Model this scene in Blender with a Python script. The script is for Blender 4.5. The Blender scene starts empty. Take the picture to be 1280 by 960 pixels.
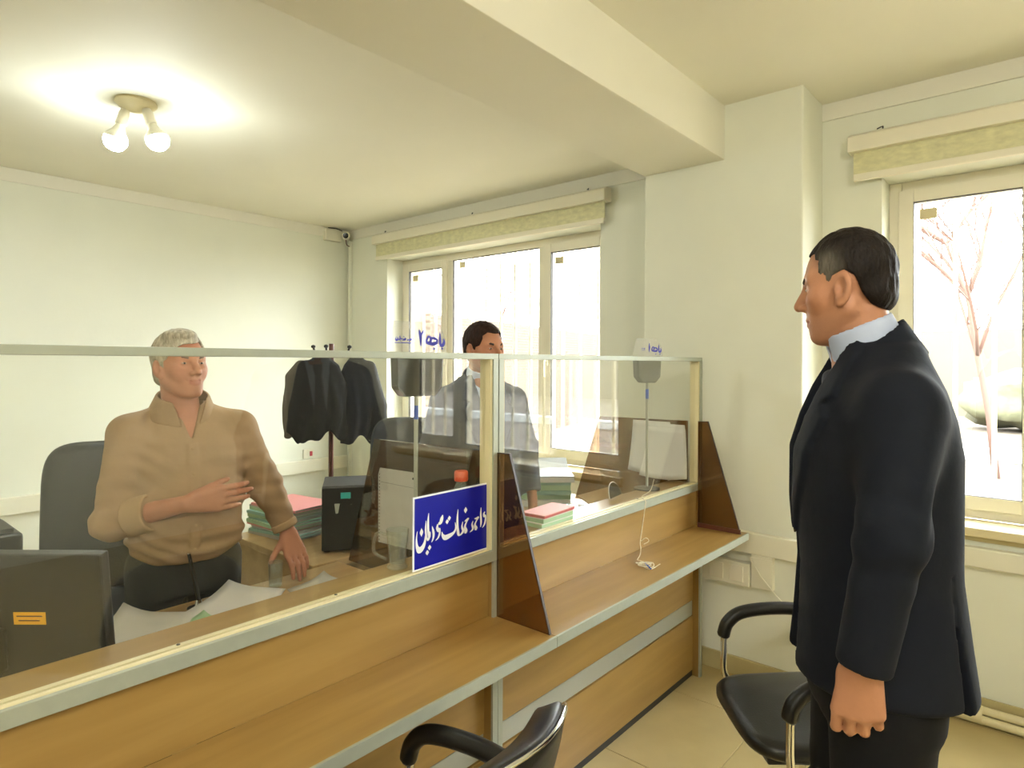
import bpy, bmesh, math, random
import numpy as np
from mathutils import Vector, Matrix, Euler

SC = bpy.context.scene
COL = SC.collection
random.seed(7)
PI = math.pi

# ------------------------------------------------------------------ camera
EYE = 1.54
FPX, YAW, ROLL, CY = 794.2, 0.7122, 0.0039, 451.4
cam_data = bpy.data.cameras.new('camera')
cam_data.sensor_width = 36.0
cam_data.lens = FPX / 1280 * 36.0
cam_data.shift_y = -(480 - CY) / 1280
cam_data.clip_start = 0.02
cam = bpy.data.objects.new('camera', cam_data)
COL.objects.link(cam)
_F = Vector((math.cos(YAW), math.sin(YAW), 0.0023)).normalized()
_R = Vector((math.sin(YAW), -math.cos(YAW), 0))
_U = _R.cross(_F)
_R2 = _R * math.cos(ROLL) + _U * math.sin(ROLL)
_U2 = _U * math.cos(ROLL) - _R * math.sin(ROLL)
_m = Matrix((_R2, _U2, -_F)).transposed().to_4x4()
_m.translation = (0, 0, EYE)
cam.matrix_world = _m
SC.camera = cam

# ------------------------------------------------------------------ light
w = bpy.data.worlds.new('overcast_sky')
SC.world = w
w.use_nodes = True
bg = w.node_tree.nodes['Background']
bg.inputs[0].default_value = (0.93, 0.97, 1.0, 1)
bg.inputs[1].default_value = 7.0
SC.view_settings.view_transform = 'Standard'
SC.view_settings.look = 'None'
SC.view_settings.gamma = 1.0
SC.view_settings.use_curve_mapping = False
SC.view_settings.exposure = 1.88
BULB = 54.0

# ------------------------------------------------------------------ helpers
def S(r, g=None, b=None):
    """sRGB 0..255 to linear"""
    if g is None: g = b = r
    f = lambda c: (c / 255 / 12.92) if c / 255 <= 0.04045 else ((c / 255 + 0.055) / 1.055) ** 2.4
    return (f(r), f(g), f(b))

def mat(name, col, rough=0.5, metal=0.0, var=0.0, vscale=8.0, bump=0.0, bscale=60.0, emit=None, estr=0.0,
        vcol=False, coat=0.0, stretch=None, spec=0.5, sheen=0.0):
    m = bpy.data.materials.new(name); m.use_nodes = True
    nt = m.node_tree; N = nt.nodes; L = nt.links
    b = N['Principled BSDF']
    b.inputs['Base Color'].default_value = (*col, 1)
    b.inputs['Roughness'].default_value = rough
    b.inputs['Metallic'].default_value = metal
    b.inputs['Specular IOR Level'].default_value = spec
    if coat: b.inputs['Coat Weight'].default_value = coat
    if sheen: b.inputs['Sheen Weight'].default_value = sheen
    if emit:
        b.inputs['Emission Color'].default_value = (*emit, 1); b.inputs['Emission Strength'].default_value = estr
    tc = N.new('ShaderNodeTexCoord'); mp = N.new('ShaderNodeMapping')
    L.new(tc.outputs['Object'], mp.inputs[0])
    if stretch: mp.inputs['Scale'].default_value = stretch
    src = None
    if vcol:
        a = N.new('ShaderNodeVertexColor'); a.layer_name = 'Col'; src = a.outputs[0]
        L.new(src, b.inputs['Base Color'])
    if var:
        nz = N.new('ShaderNodeTexNoise'); nz.inputs['Scale'].default_value = vscale; nz.inputs['Detail'].default_value = 5
        L.new(mp.outputs[0], nz.inputs['Vector'])
        mx = N.new('ShaderNodeMix'); mx.data_type = 'RGBA'; mx.blend_type = 'MULTIPLY'
        mx.inputs['Factor'].default_value = 1.0
        rp = N.new('ShaderNodeMapRange'); rp.inputs[1].default_value = .3; rp.inputs[2].default_value = .7
        rp.inputs[3].default_value = 1 - var; rp.inputs[4].default_value = 1 + var
        L.new(nz.outputs[0], rp.inputs[0])
        if src: L.new(src, mx.inputs[6])
        else: mx.inputs[6].default_value = (*col, 1)
        L.new(rp.outputs[0], mx.inputs[7]); L.new(mx.outputs[2], b.inputs['Base Color'])
    if bump:
        n2 = N.new('ShaderNodeTexNoise'); n2.inputs['Scale'].default_value = bscale; n2.inputs['Detail'].default_value = 3
        L.new(mp.outputs[0], n2.inputs['Vector'])
        bp = N.new('ShaderNodeBump'); bp.inputs['Strength'].default_value = bump; bp.inputs['Distance'].default_value = 0.01
        L.new(n2.outputs[0], bp.inputs['Height']); L.new(bp.outputs[0], b.inputs['Normal'])
    return m

def clear_mat(name, tint=(1, 1, 1), ior=1.5, rough=0.0, haze=None, hazef=0.0):
    """thin clear sheet: every face lets light straight through (tinted) and mirrors by Fresnel"""
    m = bpy.data.materials.new(name); m.use_nodes = True
    nt = m.node_tree; N = nt.nodes; L = nt.links
    for n in list(N): N.remove(n)
    out = N.new('ShaderNodeOutputMaterial'); tr = N.new('ShaderNodeBsdfTransparent'); gl = N.new('ShaderNodeBsdfGlossy')
    fr = N.new('ShaderNodeFresnel'); fr.inputs[0].default_value = ior
    geo = N.new('ShaderNodeNewGeometry')
    mx = N.new('ShaderNodeMixShader')
    tr.inputs[0].default_value = (*tint, 1); gl.inputs['Roughness'].default_value = rough; gl.inputs[0].default_value = (1, 1, 1, 1)
    # same Fresnel whichever side the face is seen from
    iv = N.new('ShaderNodeMath'); iv.operation = 'DIVIDE'; iv.inputs[0].default_value = 1.0; iv.inputs[1].default_value = ior
    sel = N.new('ShaderNodeMix'); sel.data_type = 'FLOAT'
    sel.inputs[2].default_value = ior; L.new(iv.outputs[0], sel.inputs[3])
    sel.inputs[3].default_value = 1 / ior
    # Fresnel node already inverts the ior on back faces: undo it
    L.new(geo.outputs['Backfacing'], sel.inputs[0]); L.new(sel.outputs[0], fr.inputs[0])
    base = tr.outputs[0]
    if haze:
        df = N.new('ShaderNodeBsdfDiffuse'); df.inputs[0].default_value = (*haze, 1)
        m2 = N.new('ShaderNodeMixShader'); m2.inputs[0].default_value = hazef
        L.new(tr.outputs[0], m2.inputs[1]); L.new(df.outputs[0], m2.inputs[2]); base = m2.outputs[0]
    L.new(fr.outputs[0], mx.inputs[0]); L.new(base, mx.inputs[1]); L.new(gl.outputs[0], mx.inputs[2])
    L.new(mx.outputs[0], out.inputs[0])
    return m

def wood_mat(name, c1, c2, rough=0.35, axis='X', scale=1.0):
    m = bpy.data.materials.new(name); m.use_nodes = True
    nt = m.node_tree; N = nt.nodes; L = nt.links; b = N['Principled BSDF']
    tc = N.new('ShaderNodeTexCoord'); mp = N.new('ShaderNodeMapping'); L.new(tc.outputs['Object'], mp.inputs[0])
    mp.inputs['Scale'].default_value = {'X': (1.2, 14, 14), 'Y': (14, 1.2, 14), 'Z': (14, 14, 1.2)}[axis]
    nz = N.new('ShaderNodeTexNoise'); nz.inputs['Scale'].default_value = 1.6 * scale; nz.inputs['Detail'].default_value = 6
    nz.inputs['Distortion'].default_value = .4
    L.new(mp.outputs[0], nz.inputs['Vector'])
    cr = N.new('ShaderNodeValToRGB'); cr.color_ramp.elements[0].position = .32; cr.color_ramp.elements[1].position = .68
    cr.color_ramp.elements[0].color = (*c1, 1); cr.color_ramp.elements[1].color = (*c2, 1)
    L.new(nz.outputs[0], cr.inputs[0]); L.new(cr.outputs[0], b.inputs['Base Color'])
    b.inputs['Roughness'].default_value = rough
    return m

M = {}
M['wall'] = mat('cream_wall_paint', S(229, 230, 215), .6, var=.03, vscale=2.0, bump=.06, bscale=30)
M['ceil'] = mat('cream_ceiling_paint', S(238, 235, 219), .7, var=.02, vscale=1.5)
M['mould'] = mat('pale_moulding_paint', S(232, 229, 215), .6)
M['tile'] = mat('beige_floor_tile', S(184, 165, 116), .22, var=.05, vscale=5)
M['grout'] = mat('grey_grout', S(150, 138, 105), .8)
M['skirt'] = mat('beige_skirting_tile', S(186, 172, 126), .35, var=.05)
M['pvc'] = mat('white_window_plastic', S(232, 226, 206), .35)
M['trunk'] = mat('white_trunking_plastic', S(232, 228, 208), .4)
M['gasket'] = mat('dark_gasket', S(60, 55, 48), .6)
M['wood'] = wood_mat('oak_laminate', S(147, 115, 60), S(161, 128, 70))
M['woodZ'] = wood_mat('oak_laminate_upright', S(136, 104, 54), S(156, 122, 66), axis='Z')
M['woodlt'] = wood_mat('light_beech_laminate', S(164, 134, 90), S(182, 152, 106))
M['alu'] = mat('greenish_aluminium_edge', S(160, 164, 148), .4, metal=.15, var=.03, vscale=40)
M['cream_alu'] = mat('cream_frame_profile', S(222, 210, 168), .4)
M['strip'] = mat('silver_grey_strip', S(170, 172, 160), .35, metal=.3)
M['glass'] = clear_mat('clear_counter_glass', (.985, .99, .975), haze=S(235, 230, 205), hazef=.006)
M['pane'] = clear_mat('window_glass', (.98, .99, .98))
M['smoke'] = clear_mat('brown_smoked_acrylic', (.52, .36, .20), haze=S(62, 42, 20), hazef=.10)
M['acrylic'] = clear_mat('clear_acrylic', (.95, .95, .95), haze=(.9, .9, .88), hazef=.12)
M['black'] = mat('black_plastic', S(17, 17, 16), .45)
M['blackgl'] = mat('glossy_black_plastic', S(20, 20, 20), .2)
M['dkgrey'] = mat('dark_grey_plastic', S(34, 33, 31), .5)
M['grey'] = mat('grey_plastic', S(118, 120, 114), .5)
M['leather'] = mat('black_leather', S(19, 18, 17), .36, bump=.06, bscale=220)
M['leather2'] = mat('worn_dark_leather', S(28, 30, 31), .42, bump=.15, bscale=120, var=.15)
M['navyleather'] = mat('navy_chair_fabric', S(28, 33, 45), .55, bump=.1, bscale=150)
M['chrome'] = mat('chrome', (.75, .74, .72), .12, metal=1.0)
M['paper'] = mat('white_paper', S(226, 224, 220), .7, var=.02)
M['paper2'] = mat('grey_white_paper', S(190, 188, 180), .7, var=.05, vscale=20)
M['pink'] = mat('pink_folder', S(238, 160, 160), .6)
M['green'] = mat('pale_green_folder', S(170, 205, 165), .6)
M['mint'] = mat('mint_folder', S(150, 196, 184), .6)
M['red'] = mat('red_card', S(200, 70, 80), .55)
M['yellow'] = mat('orange_yellow_sticker', S(240, 176, 40), .5)
M['teal'] = mat('teal_sticker', S(40, 160, 150), .5)
M['blue'] = mat('royal_blue_sign', S(22, 26, 150), .25)
M['smoke_edge'] = mat('dark_brown_acrylic_edge', S(48, 30, 16), .5)
M['signwhite'] = mat('white_print', S(236, 236, 240), .4)
M['blueink'] = mat('blue_ink', S(70, 72, 180), .5)
M['bluetape'] = mat('blue_tape', S(50, 90, 190), .5)
M['string'] = mat('white_twine', S(224, 214, 190), .8)
M['orange'] = mat('orange_red_cap', S(230, 90, 50), .4)
M['fabricblind'] = mat('patterned_blind_fabric', S(214, 210, 170), .8, var=.12, vscale=22, stretch=(1, 1, 2.2))
M['bulb'] = mat('lit_bulb', (1, 1, 1), .5, emit=(.93, 1.0, .97), estr=BULB)
M['fill_bulb'] = mat('unseen_fill_bulb', (1, 1, 1), .5, emit=(1.0, .97, .88), estr=128.0)  # stronger glow for the lamps added out of view to brighten the visitors' side
M['metalpaint'] = mat('cream_painted_steel', S(235, 225, 200), .5)
M['rackred'] = mat('brown_lacquered_pole', S(96, 52, 40), .35)
M['skin'] = mat('skin', S(200, 150, 115), .5, vcol=True, var=.06, vscale=25, spec=.4, bump=.08, bscale=180)
M['hairv'] = mat('hair', S(40, 32, 28), .6, vcol=True, var=.35, vscale=70, bump=.6, bscale=110, stretch=(1, 1, .35), spec=.15)
M['suit'] = mat('navy_suit_wool', S(17, 21, 31), .85, var=.06, vscale=30, bump=.15, bscale=25, spec=.25)
M['suit_dark'] = mat('black_trouser_wool', S(14, 15, 19), .85, bump=.12, bscale=20, spec=.25)
M['suit2'] = mat('slate_grey_suit_wool', S(74, 82, 98), .8, var=.06, vscale=30, bump=.12, bscale=25, spec=.3)
M['shirt'] = mat('pale_blue_shirt_cotton', S(176, 186, 210), .75)
M['beige'] = mat('tan_shirt_cotton', S(166, 137, 104), .8, var=.06, vscale=9, bump=.7, bscale=11, spec=.3)
M['beige2'] = mat('tan_cuff_cotton', S(176, 146, 108), .8)
M['trouser1'] = mat('charcoal_trousers', S(34, 36, 37), .8, bump=.1, bscale=20)
M['tie'] = mat('dark_tie', S(34, 36, 52), .6)
M['coatnavy'] = mat('dark_navy_coat', S(22, 25, 36), .85, bump=.3, bscale=18)
M['coatblack'] = mat('black_coat', S(17, 17, 20), .85, bump=.3, bscale=18)
M['coatgrey'] = mat('grey_brown_coat', S(92, 85, 74), .85, bump=.3, bscale=18)
M['eye'] = mat('eye_white', S(165, 152, 142), .35)
M['iris'] = mat('dark_iris', S(30, 20, 15), .4)
M['brow'] = mat('dark_brow_hair', S(46, 34, 28), .8)
M['browgrey'] = mat('grey_brow_hair', S(120, 100, 86), .8)
M['bark'] = mat('bare_tree_bark', S(92, 68, 58), .9)
M['ground'] = mat('sandy_yard', S(86, 76, 62), .9, var=.08, vscale=1.2)
M['kerb'] = mat('white_kerb', S(170, 170, 165), .8)
M['leafpale'] = mat('pale_shrub', S(96, 96, 72), .9, var=.2, vscale=6)
M['facade'] = mat('beige_facade', S(90, 82, 66), .8)

def brick_mat(name):
    m = bpy.data.materials.new(name); m.use_nodes = True
    nt = m.node_tree; N = nt.nodes; L = nt.links; b = N['Principled BSDF']
    tc = N.new('ShaderNodeTexCoord'); mp = N.new('ShaderNodeMapping'); L.new(tc.outputs['Object'], mp.inputs[0])
    mp.inputs['Rotation'].default_value = (PI / 2, 0, 0)
    br = N.new('ShaderNodeTexBrick'); br.inputs['Scale'].default_value = 4.2; L.new(mp.outputs[0], br.inputs[0])
    br.inputs['Color1'].default_value = (*S(78, 61, 49), 1); br.inputs['Color2'].default_value = (*S(64, 48, 38), 1)
    br.inputs['Mortar'].default_value = (*S(98, 88, 74), 1); br.inputs['Mortar Size'].default_value = .03
    L.new(br.outputs[0], b.inputs['Base Color']); b.inputs['Roughness'].default_value = .9
    return m
M['brick'] = brick_mat('beige_brick')

def wmat(o):
    mtx = o.matrix_basis.copy()
    while o.parent:
        o = o.parent; mtx = o.matrix_basis @ mtx
    return mtx

def tag(o, label=None, cat=None, group=None, kind=None):
    if label: o['label'] = label
    if cat: o['category'] = cat
    if group: o['group'] = group
    if kind: o['kind'] = kind
    return o

def thing(name, loc, label=None, cat=None, group=None, kind=None, rz=0):
    o = bpy.data.objects.new(name, None); COL.objects.link(o)
    o.empty_display_size = .1
    o.location = loc; o.rotation_euler = (0, 0, rz)
    return tag(o, label, cat, group, kind)

def link_mesh(name, me, mt, parent, origin=None):
    """vertices are in world coordinates; move them into the parent's (or their own) frame"""
    o = bpy.data.objects.new(name, me); COL.objects.link(o)
    if mt is not None:
        for k in (mt if isinstance(mt, (list, tuple)) else [mt]): me.materials.append(k)
    if parent is not None:
        o.parent = parent
        me.transform(wmat(parent).inverted())
    else:
        if origin is None:
            n = len(me.vertices); a = np.empty(n * 3); me.vertices.foreach_get('co', a); a = a.reshape(-1, 3)
            origin = ((a[:, 0].min() + a[:, 0].max()) / 2, (a[:, 1].min() + a[:, 1].max()) / 2, a[:, 2].min())
        me.transform(Matrix.Translation(-Vector(origin)))
        o.location = origin
    return o

class MB:
    def __init__(self): self.v = []; self.f = []; self.X = Matrix.Identity(4)
    def at(self, loc, rz=0, rx=0, ry=0):
        self.X = Matrix.Translation(loc) @ Euler((rx, ry, rz)).to_matrix().to_4x4(); return self
    def _add(self, vs, fs):
        n = len(self.v); self.v += [tuple(self.X @ Vector(p)) for p in vs]; self.f += [tuple(i + n for i in q) for q in fs]; return self
    def box(self, x0, x1, y0, y1, z0, z1):
        x0, x1 = min(x0, x1), max(x0, x1); y0, y1 = min(y0, y1), max(y0, y1); z0, z1 = min(z0, z1), max(z0, z1)
        vs = [(x0, y0, z0), (x1, y0, z0), (x1, y1, z0), (x0, y1, z0), (x0, y0, z1), (x1, y0, z1), (x1, y1, z1), (x0, y1, z1)]
        return self._add(vs, [(0, 3, 2, 1), (4, 5, 6, 7), (0, 1, 5, 4), (1, 2, 6, 5), (2, 3, 7, 6), (3, 0, 4, 7)])
    def prism(self, poly, axis, d0, d1):
        """poly: 2-D points; axis: the extruded axis ('X': poly is (y,z), 'Y': (x,z), 'Z': (x,y))"""
        mk = {'X': lambda p, d: (d, p[0], p[1]), 'Y': lambda p, d: (p[0], d, p[1]), 'Z': lambda p, d: (p[0], p[1], d)}[axis]
        n = len(poly); vs = [mk(p, d0) for p in poly] + [mk(p, d1) for p in poly]
        fs = [tuple(range(n))[::-1], tuple(range(n, 2 * n))] + [(i, (i + 1) % n, n + (i + 1) % n, n + i) for i in range(n)]
        return self._add(vs, fs)
    def tube(self, path, r, n=10, closed=False):
        P = [Vector(p) for p in path]; rs = r if isinstance(r, (list, tuple)) else [r] * len(P)
        vs = []; fs = []; up = None
        for i, p in enumerate(P):
            if closed: t = P[(i + 1) % len(P)] - P[i - 1]
            else: t = (P[min(i + 1, len(P) - 1)] - P[max(i - 1, 0)])
            t.normalize()
            if up is None:
                up = Vector((0, 0, 1)) if abs(t.z) < .9 else Vector((1, 0, 0))
            a = (up - t * up.dot(t)); a.normalize(); up = a; b = t.cross(a)
            for k in range(n):
                q = 2 * PI * k / n; vs.append(p + (a * math.cos(q) + b * math.sin(q)) * rs[i])
        m = len(P)
        for i in range(m if closed else m - 1):
            j = (i + 1) % m
            for k in range(n):
                fs.append((i * n + k, i * n + (k + 1) % n, j * n + (k + 1) % n, j * n + k))
        if not closed:
            fs.append(tuple(range(n))[::-1]); fs.append(tuple(range((m - 1) * n, m * n)))
        return self._add(vs, fs)
    def lathe(self, prof, n=24, c=(0, 0, 0)):
        """prof: (r, z) pairs around a vertical axis through c"""
        vs = []; fs = []
        for r, z in prof:
            for k in range(n):
                q = 2 * PI * k / n; vs.append((c[0] + r * math.cos(q), c[1] + r * math.sin(q), c[2] + z))
        for i in range(len(prof) - 1):
            for k in range(n): fs.append((i * n + k, i * n + (k + 1) % n, (i + 1) * n + (k + 1) % n, (i + 1) * n + k))
        fs.append(tuple(range(n))[::-1]); fs.append(tuple(range((len(prof) - 1) * n, len(prof) * n)))
        return self._add(vs, fs)
    def build(self, name, mt, parent=None, bevel=0, smooth=False, seg=2):
        me = bpy.data.meshes.new(name); me.from_pydata(self.v, [], self.f)
        bm = bmesh.new(); bm.from_mesh(me)
        bmesh.ops.recalc_face_normals(bm, faces=bm.faces)
        if bevel:
            es = [e for e in bm.edges if len(e.link_faces) == 2 and e.calc_face_angle(0) > .5]
            bmesh.ops.bevel(bm, geom=es, offset=bevel, segments=seg, affect='EDGES', profile=.6, clamp_overlap=True)
        bm.to_mesh(me); bm.free()
        if smooth:
            me.polygons.foreach_set('use_smooth', [True] * len(me.polygons))
            if smooth != 'all' and hasattr(me, 'set_sharp_from_angle'): me.set_sharp_from_angle(angle=.7)
        return link_mesh(name, me, mt, parent)

def struct(name, mb, mt, parent=None, **k):
    o = mb.build(name, mt, parent, **k)
    if parent is None: o['kind'] = 'structure'
    return o

def copy_tree(o, parent=None):
    c = o.copy(); COL.objects.link(c); c.parent = parent
    for ch in list(o.children): copy_tree(ch, c)
    return c

def bez(pts, n=8):
    """Catmull-Rom through points"""
    P = [np.array(p, float) for p in pts]; P = [2 * P[0] - P[1]] + P + [2 * P[-1] - P[-2]]; out = []
    for i in range(1, len(P) - 2):
        for k in range(n):
            t = k / n; a, b, c, d = P[i - 1:i + 3]
            out.append(tuple(.5 * ((2 * b) + (c - a) * t + (2 * a - 5 * b + 4 * c - d) * t * t + (3 * b - a - 3 * c + d) * t ** 3)))
    out.append(tuple(P[-2])); return out

# ------------------------------------------------------------------ the room
WX, PX = 3.44, 3.12            # window wall, pillar face
DY = 4.96                      # far wall of the office
BX, FY = -2.6, -3.2            # walls behind the camera
ZL, ZR, ZB = 2.74, 2.84, 2.567 # ceilings left and right of the beam, beam underside
YA, YB = 1.735, 1.284
PY0, PY1 = .909, 1.735
WIN = [(2.225, 4.396), (-1.525, .645)]
WZ0, WZ1 = .83, 2.43

fl = struct('floor', MB().box(BX - .2, WX + .3, FY - .2, DY + .2, -.06, -.004), M['grout'])
TS = .592
proto = None
ix = range(int((BX - 2.175) / TS) - 1, int((WX - 2.175) / TS) + 2)
iy = range(int((FY - .384) / TS) - 1, int((DY - .384) / TS) + 2)
for i in ix:
    for j in iy:
        x0, y0 = 2.175 + i * TS, .384 + j * TS
        a0, a1, b0, b1 = max(x0 + .0015, BX), min(x0 + TS - .0015, WX), max(y0 + .0015, FY), min(y0 + TS - .0015, DY)
        if a1 - a0 < .02 or b1 - b0 < .02: continue
        full = (a1 - a0 > TS - .0031 and b1 - b0 > TS - .0031)
        if full and proto is not None:
            t = proto.copy(); COL.objects.link(t); t.location = (a0, b0, 0)
        else:
            mb = MB().box(0, a1 - a0, 0, b1 - b0, -.008, 0)
            t = mb.build('tile', M['tile'], fl, bevel=.001, seg=1)
            t.data.transform(wmat(fl)); t.location = (a0, b0, 0)
            if full: proto = t
        t.location = Vector((a0, b0, 0)) - fl.location

struct('ceiling', MB().box(BX - .2, WX + .3, YA, DY + .2, ZL, ZL + .3).box(BX - .2, WX + .3, FY - .2, YB, ZR, ZR + .2), M['ceil'])
struct('ceiling_beam', MB().box(BX, WX + .3, YB, YA, ZB, ZR + .2), M['ceil'], bevel=.004)
mb = MB()
T = .30
ys = [FY - .2, WIN[1][0], WIN[1][1], WIN[0][0], WIN[0][1], DY + .2]
for k in range(5):
    if k in (1, 3):
        mb.box(WX, WX + T, ys[k], ys[k + 1], -.05, WZ0 - .02).box(WX, WX + T, ys[k], ys[k + 1], WZ1, ZR + .1)
    else: mb.box(WX, WX + T, ys[k], ys[k + 1], -.05, ZR + .1)
struct('wall_right', mb, M['wall'])
struct('wall_pillar', MB().box(PX, WX + .02, PY0, PY1, 0, ZR + .05), M['wall'], bevel=.012, seg=3)
struct('wall_back', MB().box(BX - .2, WX, DY, DY + .2, -.05, ZL + .05), M['wall'])
struct('wall_left', MB().box(BX - .2, BX, FY - .2, DY, -.05, ZR + .05), M['wall'])
struct('wall_front', MB().box(BX - .2, WX + .02, FY - .2, FY, -.05, ZR + .05), M['wall'])
# flat plaster band under the ceiling
struct('trim_1', MB().box(BX, WX, DY - .012, DY, ZL - .085, ZL), M['mould'], bevel=.003)
struct('trim_2', MB().box(WX - .012, WX, YA, DY - .012, ZL - .085, ZL), M['mould'], bevel=.003)
struct('trim_3', MB().box(WX - .012, WX, FY, PY0, ZR - .085, ZR), M['mould'], bevel=.003)
# skirting of the window wall, cut to tile lengths
sk = struct('baseboard_right', MB().box(WX - .008, WX, FY, PY0, 0, .09), M['grout'])
n = 0; y = .384 + TS * -6
while y < PY0 - .02:
    y1 = min(y + TS, PY0)
    MB().box(WX - .016, WX - .006, max(y, FY) + .001, y1 - .001, 0, .094).build('skirting_tile', M['skirt'], sk, bevel=.0015, seg=1); y += TS
struct('baseboard_pillar', MB().box(PX - .014, PX, PY0, PY1, 0, .09).box(PX - .014, WX - .016, PY0 - .014, PY0, 0, .09), M['skirt'], bevel=.002)
struct('baseboard_back', MB().box(BX, WX, DY - .014, DY, 0, .09), M['skirt'], bevel=.002)
struct('baseboard_far', MB().box(WX - .014, WX, PY1, DY - .014, 0, .09), M['skirt'], bevel=.002)

# windows: white plastic frame, two narrow opening sashes and a wide fixed pane between them
def window(idx, y0, y1):
    X0 = WX + .17; X1 = X0 + .06
    wn = thing('window_%d' % idx, (WX + .2, (y0 + y1) / 2, WZ0), kind='structure')
    fw = .055
    def ring(a, b, z0, z1, w, xa, xb, name, bev=.004):
        return MB().box(xa, xb, a, a + w, z0, z1).box(xa, xb, b - w, b, z0, z1).box(xa, xb, a + w, b - w, z0, z0 + w).box(xa, xb, a + w, b - w, z1 - w, z1).build(name, M['pvc'], wn, bevel=bev)
    ring(y0, y1, WZ0, WZ1, fw, X0, X1, 'frame')
    W = y1 - y0; ma, mb_ = y0 + .60, y1 - .60     # mullion lines
    for c in (ma, mb_): MB().box(X0, X1, c - .035, c + .035, WZ0 + fw, WZ1 - fw).build('mullion', M['pvc'], wn, bevel=.003)
    for (a, b) in ((y0 + fw - .012, ma - .02), (mb_ + .02, y1 - fw + .012)):
        s = ring(a, b, WZ0 + fw - .012, WZ1 - fw + .012, .062, X0 - .018, X1 - .012, 'sash')
        for (q0, q1, r0, r1) in ((a + .06, b - .06, WZ0 + .103, WZ0 + .107), (a + .06, b - .06, WZ1 - .108, WZ1 - .104), (a + .06, a + .064, WZ0 + .105, WZ1 - .105), (b - .064, b - .06, WZ0 + .105, WZ1 - .105)):
            MB().box(X0 - .015, X0 + .01, q0, q1, r0, r1).build('gasket', M['gasket'], s)
        MB().box(X0 + .012, X0 + .018, a + .058, b - .058, WZ0 + .10, WZ1 - .10).build('pane', M['pane'], wn)
        hy = b - .03 if a < ma - .3 and a < y0 + .2 else a + .03
        hb = MB().box(X0 - .03, X0 - .018, hy - .014, hy + .014, 1.52, 1.60).box(X0 - .055, X0 - .03, hy - .009, hy + .009, 1.55, 1.57).box(X0 - .062, X0 - .048, hy - .009, hy + .009, 1.44, 1.57)
        hb.build('window_handle', M['pvc'], wn, bevel=.003)
        MB().box(X0 + .008, X0 + .0115, b - .155, b - .085, WZ1 - .19, WZ1 - .14).build('sticker', M['cream_alu'], wn)
    a, b = ma + .035, mb_ - .035
    MB().box(X0 + .02, X0 + .026, a - .01, b + .01, WZ0 + fw - .01, WZ1 - fw + .01).build('pane', M['pane'], wn)
    for (q0, q1, r0, r1) in ((a, b, WZ0 + fw, WZ0 + fw + .004), (a, b, WZ1 - fw - .004, WZ1 - fw), (a, a + .004, WZ0 + fw, WZ1 - fw), (b - .004, b, WZ0 + fw, WZ1 - fw)):
        MB().box(X0 + .004, X0 + .02, q0, q1, r0, r1).build('gasket', M['gasket'], wn)
    MB().box(X0 + .014, X0 + .0195, b - .13, b - .07, WZ1 - .125, WZ1 - .075).build('sticker', M['cream_alu'], wn)
    MB().box(WX - .035, X0 + .002, y0 - .03, y1 + .03, WZ0 - .04, WZ0).build('window_sill', mat('cream_stone_sill', S(226, 212, 170), .3), wn, bevel=.006)
    MB().box(WX - .012, WX + .01, y0 - .02, y1 + .02, WZ0 - .062, WZ0 - .04).build('sill_apron', M['skirt'], wn, bevel=.002)
window(1, *WIN[0]); window(2, *WIN[1])

# roller blinds, rolled almost fully up
def blind(y0, y1, label):
    X = WX - .012
    t = thing('roller_blind', (X - .05, (y0 + y1) / 2, 2.40), label, 'blind', 'rolled-up window blinds')
    MB().prism([(X, 2.55), (X, 2.64), (X - .055, 2.64), (X - .085, 2.622), (X - .085, 2.55)], 'Y', y0, y1).build('cassette', M['pvc'], t, bevel=.004)
    MB().box(X - .05, X - .044, y0 + .02, y1 - .02, 2.445, 2.55).build('fabric', M['fabricblind'], t)
    MB().box(X - .06, X - .034, y0 + .02, y1 - .02, 2.415, 2.448).build('bottom_bar', M['pvc'], t, bevel=.005)
    for k in range(3):
        yy = y0 + (y1 - y0) * (.06 + .44 * k)
        MB().tube([(X - .052, yy, 2.636), (X - .05, yy, 2.652), (X - .03, yy + .012, 2.658), (X - .02, yy + .03, 2.655)], .003, 6).build('bracket', M['dkgrey'], t, smooth=True)
blind(2.138, 4.49, 'rolled-up cream roller blind above the window behind the counter')
blind(-1.62, .774, 'rolled-up cream roller blind above the window behind the suited man')

# steel window bars outside
def grille(y0, y1, label):
    X = WX + .34
    t = thing('window_grille', (X, (y0 + y1) / 2, .8), label, 'window bars', 'steel bars outside the windows')
    yy = y1 - .115
    while yy > y0:
        MB().box(X - .007, X + .007, yy - .010, yy + .010, .80, 2.6).build('bar', M['metalpaint'], t); yy -= .1535
    for z in (.86, 2.30, 2.55): MB().box(X + .007, X + .013, y0 - .05, y1 + .05, z - .004, z + .004).build('cross_bar', M['metalpaint'], t)
grille(2.2, 4.42, 'cream steel bars outside the window behind the counter')
grille(-1.55, .66, 'cream steel bars outside the window behind the suited man')

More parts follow.
